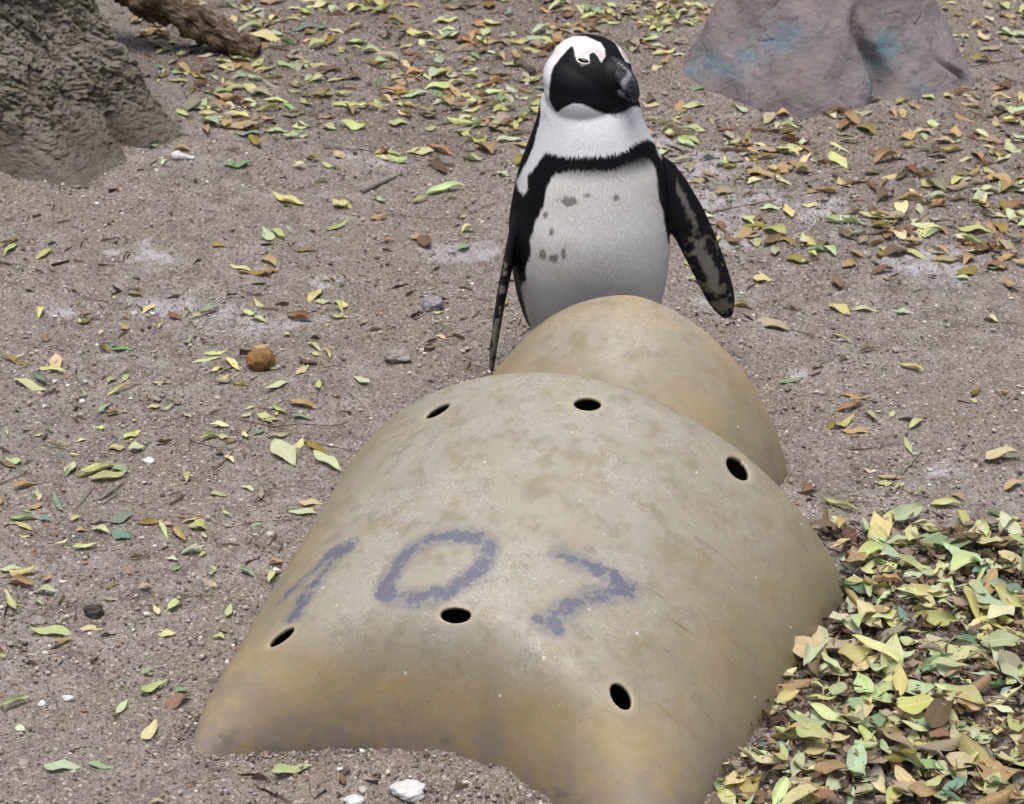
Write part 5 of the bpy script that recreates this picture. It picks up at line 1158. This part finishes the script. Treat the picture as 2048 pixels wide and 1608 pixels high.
# ================================================================ stones
def stone(name, x, y, sx, sy, sz, mat, seed, label, cat='stone', rough=.22, sink=.25, group=None, freq=1.6, rot=0):
    bm = bmesh.new()
    bmesh.ops.create_icosphere(bm, subdivisions=4, radius=1)
    P = np.array([v.co[:] for v in bm.verts])
    r = 1 + rough * fbm(P * freq, 3, seed) + .07 * fbm(P * 6, 3, seed + 5)
    P = P * r[:, None] * np.array([sx, sy, sz])
    for v, p in zip(bm.verts, P):
        v.co = p
    for f in bm.faces:
        f.smooth = True
    me = bpy.data.meshes.new(name)
    bm.to_mesh(me)
    bm.free()
    me.materials.append(mat)
    o = link(bpy.data.objects.new(name, me))
    o.location = (x, y, float(ground_z(x, y)) + sz * (1 - sink))
    o.rotation_euler = (0, 0, rot)
    return tag(o, label, cat, group)


stone('stone', -.445, 3.575, .0235, .021, .022, M['ochre_stone'], 4, 'rusty orange rounded stone on the sand left of the shelter', rough=.3)
stone('stone', -.203, 3.60, .023, .015, .012, M['grey_stone'], 9, 'flat pale grey stone left of the hanging flipper tip', rough=.4)
stone('stone', -.148, 3.815, .020, .015, .013, M['blue_stone'], 15, 'bluish grey stone behind the flat pale grey stone', rough=.4)
stone('stone', -.130, 2.308, .022, .017, .010, M['white_stone'], 21, 'bright white stone in the sand before the shelter front', rough=.35)
stone('stone', -.199, 2.302, .012, .009, .005, M['white_stone'], 25, 'small pale pebble beside the bright white stone', rough=.3)
stone('stone', -.679, 2.73, .012, .009, .007, M['grey_stone'], 31, 'round grey pebble near the left edge of the sand', rough=.3)
stone('clod', -.603, 2.757, .013, .011, .009, M['dark_stone'], 37, 'dark crumbly clod on the sand at left', 'clod', rough=.5)
stone('stone', -.633, 2.516, .0055, .005, .004, M['white_stone'], 41, 'tiny white pebble left of a slightly bigger one', rough=.3)
stone('stone', -.600, 2.53, .0085, .005, .004, M['white_stone'], 45, 'white oblong pebble on the lower left sand', rough=.4)
stone('stone', -.593, 3.226, .010, .007, .005, M['white_stone'], 49, 'flat white pebble below the thin crossed twigs at left', rough=.4)
stone('clod', .043, 5.168, .014, .012, .01, M['dark_stone'], 53, 'dark clod among leaves to the left of the penguin head', 'clod', rough=.5)
# a gnawed white bone-like piece by the tree
V, F, lon, ang = tube([(0, 0, .010), (.018, .001, .011), (.042, -.001, .007), (.058, -.004, .006)], [.010, .0115, .0055, .0035], 14, .5, 3, 6)
me = tri_quads_mesh('bone', V, F)
me.materials.append(M['white_stone'])
o = link(bpy.data.objects.new('bone', me))
o.scale = (.85, .85, .8)
o.location = (-.735, 4.57, float(ground_z(-.735, 4.57)))
tag(o, 'white bone-like chip on the sand at the left tree roots', 'bone')

# ================================================================ twigs and sticks
TW_MAT = dict(n='twig_n', g='twig_g', w='twig_w')
TW_WORD = dict(n='brown', g='grey', w='pale')
LANDMARKS = [((-.445, 3.565), 'the orange stone'), ((-.80, 4.62), 'the left tree'), ((-.70, 5.3), 'the slanting branch'), ((-.03, 3.5), 'the hanging flipper'),
             ((.40, 3.52), 'the spread flipper'), ((.62, 5.0), 'the teal-stained boulder'), ((-.428, 2.45), 'the left front shell corner'), ((.5, 2.84), 'the right rear shell corner'),
             ((.33, 2.42), 'the right front shell side'), ((-.25, 2.95), 'the left rear shell side'), ((-.118, 2.32), 'the bright white stone'), ((-.55, 3.27), 'the crossed twigs'),
             ((-.29, 4.32), 'the short grey log'), ((-.603, 2.757), 'the dark clod'), ((.45, 3.12), 'the entrance dome'), ((-.14, 3.81), 'the bluish stone'), ((-.12, 5.0), 'the upright stub'),
             ((-.7, 4.57), 'the white bone chip'), ((.55, 4.2), 'the bent grey stick'), ((1.0, 5.6), 'the far right corner'), ((.9, 4.2), 'the right sand patch'),
             ((.85, 2.6), 'the right drift edge'), ((-.95, 3.1), 'the left sand edge'), ((.13, 5.2), 'the penguin head'), ((.66, 2.62), 'the leaf drift middle')]
ORD = ['nearest', 'second nearest', 'third nearest', 'fourth nearest', 'fifth nearest', 'sixth nearest', 'seventh nearest', 'eighth nearest', 'ninth nearest', 'tenth nearest']
DIRS = ['right of', 'behind and right of', 'behind', 'behind and left of', 'left of', 'in front and left of', 'in front of', 'in front and right of']


def label_by_place(items):
    """(object, look, x, y): each label says the look and where it lies from the nearest landmark"""
    bins = {}
    for o, look, x, y in items:
        d = [math.hypot(x - p[0], y - p[1]) for p, _ in LANDMARKS]
        k = int(np.argmin(d))
        (lx, ly), nm = LANDMARKS[k]
        a = math.degrees(math.atan2(y - ly, x - lx)) % 360
        w = DIRS[int(((a + 22.5) % 360) // 45)]
        bins.setdefault((look, w, nm), []).append((d[k], o))
    for (look, w, nm), lst in bins.items():
        lst.sort(key=lambda q: q[0])
        for i, (_, o) in enumerate(lst):
            o['label'] = '%s, %s %s %s' % (look, ORD[min(i, 9)], w, nm) if len(lst) > 1 else '%s lying %s %s' % (look, w, nm)


twig_items = []
for ti, (r, c, pts) in enumerate(TWIGS):
    P = np.array([(x, y, float(ground_z(x, y)) + r * .9 + (.012 if (x > .45 and y < 2.85) else .001)) for x, y in pts])
    if len(P) == 2:
        P = np.array([P[0], P[0] * .5 + P[1] * .5 + (0.002, .003, .001), P[1]])
    base = P[0].copy()
    thick = r > .0055
    if abs(pts[0][0] + .12) < .03 and abs(pts[0][1] - 5.13) < .25 and thick and c == 'n':
        pass
    rad = np.linspace(1.05, .62 if not thick else .9, len(P)) * r
    V, F, lon, ang = tube(P - base, rad, 8 if not thick else 14, .35 if not thick else .3, ti, 4)
    me = tri_quads_mesh('stick' if thick else 'twig', V, F)
    me.materials.append(M[TW_MAT[c]])
    o = link(bpy.data.objects.new('stick' if thick else 'twig', me))
    o.location = base
    mx, my = P[:, 0].mean(), P[:, 1].mean()
    ln = np.linalg.norm(np.diff(P, axis=0), axis=1).sum()
    twig_items.append((o, '%s %s %s' % ('long' if ln > .2 else 'short', TW_WORD[c], 'stick' if thick else 'twig'), mx, my))
    tag(o, None, 'stick' if thick else 'twig', 'sticks and twigs on the sand')

label_by_place(twig_items)

# ================================================================ leaves
LC = dict(y=((.53, .53, .24), 'yellow-green'), p=((.50, .565, .34), 'pale green'), g=((.25, .36, .20), 'green'), b=((.19, .29, .22), 'dark bluish green'),
          t=((.42, .295, .175), 'orange-tan'), r=((.25, .15, .10), 'reddish brown'), d=((.16, .11, .075), 'dark brown'), w=((.62, .57, .32), 'pale yellow'),
          o=((.27, .21, .06), 'olive'), k=((.36, .315, .265), 'dry grey-brown'))


def leaf_grid(L, W, fold, curl, roll, twist, shape, nL=9, nW=5, seed=0):
    s = np.linspace(0, 1, nL)
    a = np.linspace(-1, 1, nW)
    pw = {0: (.85, .9), 1: (.62, .62), 2: (1.25, .85)}[shape]
    hw = np.sin(math.pi * np.clip(s, 0, 1) ** pw[0]) ** pw[1]
    if shape != 1:
        hw *= (1 - .25 * s ** 3)
    hw = W / 2 * np.clip(hw, .02, 1)
    hw[0] = .0009
    hw[-1] = .0004
    S, A = np.meshgrid(s, a, indexing='ij')
    HW = hw[:, None]
    rl = roll * (1 - .3 * (2 * S - 1) ** 2)
    ang = A * rl
    Y = HW * (np.sin(ang) / np.maximum(np.abs(rl), 1e-3) if abs(roll) > .05 else A)
    Zc = HW * ((1 - np.cos(ang)) / np.maximum(np.abs(rl), 1e-3) * np.sign(roll) if abs(roll) > .05 else 0 * A)
    Zc = Zc + fold * np.abs(Y)
    wav = .10 * W * np.sin(S * 9 + seed) * np.abs(A) ** 2
    Zc = Zc + wav
    tw = twist * (S - .5)
    Y, Zc = Y * np.cos(tw) - Zc * np.sin(tw), Y * np.sin(tw) + Zc * np.cos(tw)
    X = (S - .5) * L
    if abs(curl) > .02:
        R_ = L / curl
        th = (S - .5) * curl
        X, Zc = (R_ - Zc) * np.sin(th), R_ - (R_ - Zc) * np.cos(th)
    V = np.stack([X, Y, Zc], -1).reshape(-1, 3)
    V[:, 2] -= V[:, 2].min()
    return V, A.ravel(), S.ravel(), (nL, nW)


def leaf_style(col, drift, rs):
    shape = rs.choice([0, 0, 0, 2, 1]) if not drift else rs.choice([0, 0, 1, 2, 2])
    dry = col in 'trdko'
    u = rs.random()
    if u < (.30 if dry else .15):
        st = dict(fold=.1, curl=rs.uniform(-.5, 1.2), roll=rs.choice([1.6, 2.1, 2.5, -1.7]), twist=rs.uniform(-.6, .6))
        word = 'rolled-up'
    elif u < (.75 if dry else .5):
        st = dict(fold=rs.uniform(.1, .5), curl=rs.choice([-1, 1]) * rs.uniform(.5, 1.5), roll=rs.uniform(-.5, .9), twist=rs.uniform(-.9, .9))
        word = 'curled'
    else:
        st = dict(fold=rs.uniform(0, .3), curl=rs.uniform(-.35, .5), roll=rs.uniform(-.2, .4), twist=rs.uniform(-.35, .35))
        word = 'flat'
    st['shape'] = shape
    return st, word


rs = random.Random(11)
allv = []                      # every leaf: position, size, yaw, tilt, colour, style
for (x, y, L, W, yw, c) in LEAVES:
    drift = x > .33 and y < 2.95
    allv.append([x, y, L, W, math.radians(yw), c, drift, True])
PAL = dict(upper='yyyyppppwwttttogrrkkkkd', right='yyppppwwtttttorrkkkkdd', drift='yyyyyppppppppwwwwwgbttttkkkd', left='yyypwwtogk', sparse='yytwpokrd')


def scatter(poly, n, pal, smin, smax, drift=False):
    poly_a = np.array(poly)
    lo, hi = poly_a.min(0), poly_a.max(0)
    k = 0
    tries = 0
    while k < n and tries < 60:
        tries += 1
        Pq = lo + rng.random((n, 2)) * (hi - lo)
        ok = (poly_sd(Pq, poly_a) > rng.normal(size=n) * (.025 if drift else .05)) & ~in_shell(Pq[:, 0], Pq[:, 1], -.004 if drift else .02)
        ok &= np.hypot(Pq[:, 0] - TREE[0], Pq[:, 1] - TREE[1]) > .40
        ok &= np.hypot(Pq[:, 0] - ST[0], Pq[:, 1] - ST[1]) > .33
        ok &= (np.abs(Pq[:, 0] - PEN[0]) > .10) | (np.abs(Pq[:, 1] - PEN[1]) > .12)
        cl = fbm(np.concatenate([Pq * 5, np.zeros((n, 1))], 1), 3, 77)
        ok &= rng.random(n) < np.clip(.6 + 1.3 * cl, .08, 1) if not drift else True
        for q in Pq[ok]:
            if k >= n:
                break
            L = rs.uniform(smin, smax)
            allv.append([q[0], q[1], L, L * rs.uniform(.28, .52), rs.uniform(0, 2 * math.pi), rs.choice(pal), drift, False])
            k += 1


scatter(ZONES['upper'], 500, PAL['upper'], .034, .074)
scatter(ZONES['upper_far'], 260, PAL['upper'], .03, .06)
scatter(ZONES['middle'], 130, PAL['upper'], .034, .058)
scatter(ZONES['right'], 440, PAL['right'], .03, .07)
scatter(ZONES['rightfar'], 110, PAL['right'], .03, .06)
scatter(ZONES['left'], 70, PAL['left'], .015, .042)
scatter(ZONES['leftlow'], 22, PAL['left'], .015, .036)
scatter(ZONES['drift'], 860, PAL['drift'], .016, .074, True)
scatter([(-1.3, 2.2), (1.3, 2.2), (1.6, 5.9), (-1.6, 5.9)], 120, PAL['sparse'], .012, .034)

# which leaves show largest in the picture: those become objects of their own
P3 = np.array([(a[0], a[1], .01) for a in allv])
pr = project(P3)
size = np.array([a[2] * a[3] for a in allv]) / pr[:, 2] ** 2 * (1 + .8 * np.array([a[7] for a in allv]))
inside = (pr[:, 0] > 5) & (pr[:, 0] < 2043) & (pr[:, 1] > 5) & (pr[:, 1] < 1603)
order = np.argsort(-np.where(inside, size, 0))
single = set(order[:300].tolist())
protos = {}
pending = []
LV, LF, LCc, LA, LS, loff = [], [], [], [], [], 0
for i, (x, y, L, W, yw, c, drift, hero) in enumerate(allv):
    st_, word = leaf_style(c, drift, rs)
    base = np.array(LC[c][0])
    v = rs.uniform(.78, 1.2)
    colr = np.clip(base * v * np.array([rs.uniform(.88, 1.12), rs.uniform(.92, 1.08), rs.uniform(.8, .98 if c in 'trdko' else 1.2)]), .01, .8)
    z0 = float(ground_z(x, y)) + .0015
    if drift:
        z0 += (.018 + .016 * rs.random()) if hero else rs.random() * .022
        tx, ty = rs.gauss(0, .24), rs.gauss(0, .24)
    else:
        z0 += rs.random() * .003
        tx, ty = rs.gauss(0, .09), rs.gauss(0, .09)
    sh = st_.pop('shape')
    if hero and word == 'rolled-up' and L > .05:
        st_['roll'] = st_['roll'] * .7
    rot = Matrix.Rotation(yw, 4, 'Z') @ Matrix.Rotation(tx, 4, 'X') @ Matrix.Rotation(ty, 4, 'Y')
    if i in single:
        nv_ = 24
        key = (word, sh, rs.randrange(7))
        if key not in protos:
            Vq, A, S, (nL, nW) = leaf_grid(1.0, .46, st_['fold'], st_['curl'], st_['roll'], st_['twist'], sh, 12, 7, rs.random() * 6)
            me = mesh_np('fallen_leaf', Vq, grid_faces(nL, nW))
            attr_f(me, 'across', A)
            attr_f(me, 'along', S)
            me.materials.append(M['leaf'])
            protos[key] = me
        o = bpy.data.objects.new('fallen_leaf', protos[key])
        link(o)
        o.location = (x, y, z0)
        o.rotation_euler = rot.to_euler()
        o.scale = (L, W / .46, .5 * (L + W / .46))
        o.color = (*colr, 1)
        tag(o, None, 'leaf', 'fallen leaves on the ground')
        pending.append((o, '%s %s leaf' % (word, LC[c][1]), x, y))
    else:
        Vq, A, S, (nL, nW) = leaf_grid(L, W, st_['fold'], st_['curl'], st_['roll'], st_['twist'], sh, 7, 5, rs.random() * 6)
        Rm = np.array(rot.to_3x3())
        Vq = Vq @ Rm.T + np.array([x, y, z0])
        LV.append(Vq)
        LF.append(grid_faces(nL, nW) + loff)
        LCc.append(np.tile(colr, (len(Vq), 1)))
        LA.append(A)
        LS.append(S)
        loff += len(Vq)
label_by_place(pending)
me = mesh_np('leaf_litter', np.concatenate(LV), np.concatenate(LF))
attr_col(me, 'Col', np.concatenate(LCc))
attr_f(me, 'across', np.concatenate(LA))
attr_f(me, 'along', np.concatenate(LS))
me.materials.append(M['litter'])
o = link(bpy.data.objects.new('leaf_litter', me))
tag(o, 'mixed small green, yellow and brown leaf litter over the ground', 'leaf litter', kind='stuff')

# ================================================================ fine debris: crumbled leaf, bark bits, twiglets
DV, DF, DC, off = [], [], [], 0


def add_bit(x, y, L, W, col, lift, tilt=.35):
    global off
    a = rs.uniform(0, 2 * math.pi)
    n = rs.choice((4, 5, 6))
    an = np.sort(np.array([rs.uniform(0, 2 * math.pi) for _ in range(n)]))
    P = np.stack([np.cos(an) * L / 2, np.sin(an) * W / 2, np.array([rs.gauss(0, .12) for _ in range(n)]) * L], 1)
    P = np.concatenate([P, [[0, 0, .12 * L]]])
    Rm = np.array((Matrix.Rotation(a, 3, 'Z') @ Matrix.Rotation(rs.gauss(0, tilt), 3, 'X') @ Matrix.Rotation(rs.gauss(0, tilt), 3, 'Y')))
    P = P @ Rm.T + np.array([x, y, lift])
    k = np.arange(n)
    DF.append(np.stack([np.full(n, n), k, (k + 1) % n], 1) + off)
    DV.append(P)
    DC.append(np.tile(col, (n + 1, 1)))
    off += n + 1


DPAL = [(.10, .065, .042), (.17, .11, .07), (.24, .175, .12), (.065, .046, .035), (.30, .25, .19), (.20, .15, .12)]
for nm, n, smin, smax in (('upper', 3400, .004, .020), ('upper_far', 500, .005, .016), ('middle', 650, .004, .016), ('right', 3900, .004, .018), ('rightfar', 500, .004, .014), ('drift', 4800, .005, .030), ('left', 700, .003, .010), ('leftlow', 350, .003, .009)):
    pa = np.array(ZONES[nm])
    lo, hi = pa.min(0), pa.max(0)
    Pq = lo + rng.random((n * 2, 2)) * (hi - lo)
    Pq = Pq[(poly_sd(Pq + .04 * rng.normal(size=Pq.shape), pa) > 0)]
    Pq = Pq[~in_shell(Pq[:, 0], Pq[:, 1], -.003)][:n]
    zg = ground_z(Pq[:, 0], Pq[:, 1])
    for (x, y), z in zip(Pq, zg):
        L = smin + (smax - smin) * rs.random() ** 2
        lift = z + .002 + (rs.random() * .02 if nm == 'drift' else 0)
        add_bit(x, y, L, L * rs.uniform(.15, .7), np.array(rs.choice(DPAL)) * rs.uniform(.7, 1.3), lift)
n = 17000
Pq = np.stack([rng.uniform(-1.45, 1.45, n), 2.2 + 3.7 * rng.random(n) ** 1.2], 1)
cl = fbm(np.concatenate([Pq * 3.3, np.zeros((n, 1))], 1), 3, 177)
ok = (np.abs(Pq[:, 0]) < .62 + .25 * (Pq[:, 1] - 2.2)) & (rng.random(n) < np.clip(.5 + 1.4 * cl, .06, 1)) & ~in_shell(Pq[:, 0], Pq[:, 1], -.002)
Pq = Pq[ok]
zg = ground_z(Pq[:, 0], Pq[:, 1])
SPAL = DPAL + [(.40, .34, .24), (.46, .42, .36), (.34, .24, .15), (.10, .08, .068), (.075, .058, .048)]
for (x, y), z in zip(Pq, zg):
    if rs.random() < .26:
        L = rs.uniform(.010, .045)
        add_bit(x, y, L, max(.0012, L * rs.uniform(.03, .07)), np.array(rs.choice(SPAL)) * rs.uniform(.7, 1.2), z + .0025, .08)
    else:
        L = .003 + .011 * rs.random() ** 2
        add_bit(x, y, L, L * rs.uniform(.25, .8), np.array(rs.choice(SPAL)) * rs.uniform(.7, 1.25), z + .002)
me = mesh_np('crumbled_debris', np.concatenate(DV), np.concatenate(DF), False)
attr_col(me, 'Col', np.concatenate(DC))
me.materials.append(M['debris'])
o = link(bpy.data.objects.new('crumbled_debris', me))
tag(o, 'crumbled brown leaf and bark bits strewn on the sand', 'debris', kind='stuff')

# ================================================================ grit: small pebbles and crumbs of soil
ico = bmesh.new()
bmesh.ops.create_icosphere(ico, subdivisions=1, radius=1)
IV = np.array([v.co[:] for v in ico.verts])
IF = np.array([[v.index for v in f.verts] for f in ico.faces])
ico.free()
n = 44000
yy = 2.15 + (6.0 - 2.15) * rng.random(n) ** 1.35
xx = (rng.random(n) * 2 - 1) * (.62 + .16 * (yy - 2.1) / 1.0 * 1.2)
ok = ~in_shell(xx, yy, .0) & (np.hypot(xx - TREE[0], yy - TREE[1]) > .3)
keep = ok & (rng.random(n) < np.clip(.55 + 1.1 * fbm(np.stack([xx * 4, yy * 4, xx * 0], 1), 3, 99), .1, 1))
xx, yy = xx[keep], yy[keep]
G0 = shell_grid(SH, 200, 200)
edge_pts = np.concatenate([G0[:24].reshape(-1, 3), G0[:, :14].reshape(-1, 3), G0[:, -14:].reshape(-1, 3)])
edge_pts = edge_pts[np.abs(edge_pts[:, 2] - ground_z(edge_pts[:, 0], edge_pts[:, 1])) < .012]
pick = edge_pts[rng.integers(0, len(edge_pts), 1500)]
ctr = np.array([.03, 2.68])
outw = pick[:, :2] - ctr
outw /= np.linalg.norm(outw, axis=1)[:, None]
pick = pick[:, :2] + outw * (np.abs(rng.normal(size=(len(pick), 1))) * .016)
n_free = len(xx)
xx, yy = np.append(xx, pick[:, 0]), np.append(yy, pick[:, 1])
zg = ground_z(xx, yy)
n = len(xx)
r = .0010 + .0034 * rng.random(n) ** 3.2 + (rng.random(n) < .015) * .003
GP = np.array([(.29, .25, .225), (.36, .32, .295), (.48, .44, .41), (.62, .60, .57), (.13, .105, .09), (.30, .19, .125), (.20, .165, .145)])
ci = rng.choice(len(GP), n, p=[.27, .24, .14, .08, .11, .05, .11])
r[n_free:] *= .75
ci[n_free:] = rng.choice([0, 1, 4, 6], n - n_free)
jit = 1 + .28 * rng.normal(size=(n, len(IV), 1)) * .6
sq = np.stack([rng.uniform(.7, 1.3, n), rng.uniform(.7, 1.3, n), rng.uniform(.5, .9, n)], 1)
V = IV[None] * jit * sq[:, None] * r[:, None, None] + np.stack([xx, yy, zg + r * .35 + .0012], 1)[:, None]
F = (IF[None] + (np.arange(n) * len(IV))[:, None, None]).reshape(-1, 3)
me = mesh_np('grit', V.reshape(-1, 3), F, False)
attr_col(me, 'Col', np.repeat(GP[ci] * rng.uniform(.8, 1.2, (n, 1)), len(IV), 0))
me.materials.append(M['grit'])
o = link(bpy.data.objects.new('grit', me))
tag(o, 'coarse grit and soil crumbs covering the sandy ground', 'grit', kind='stuff')
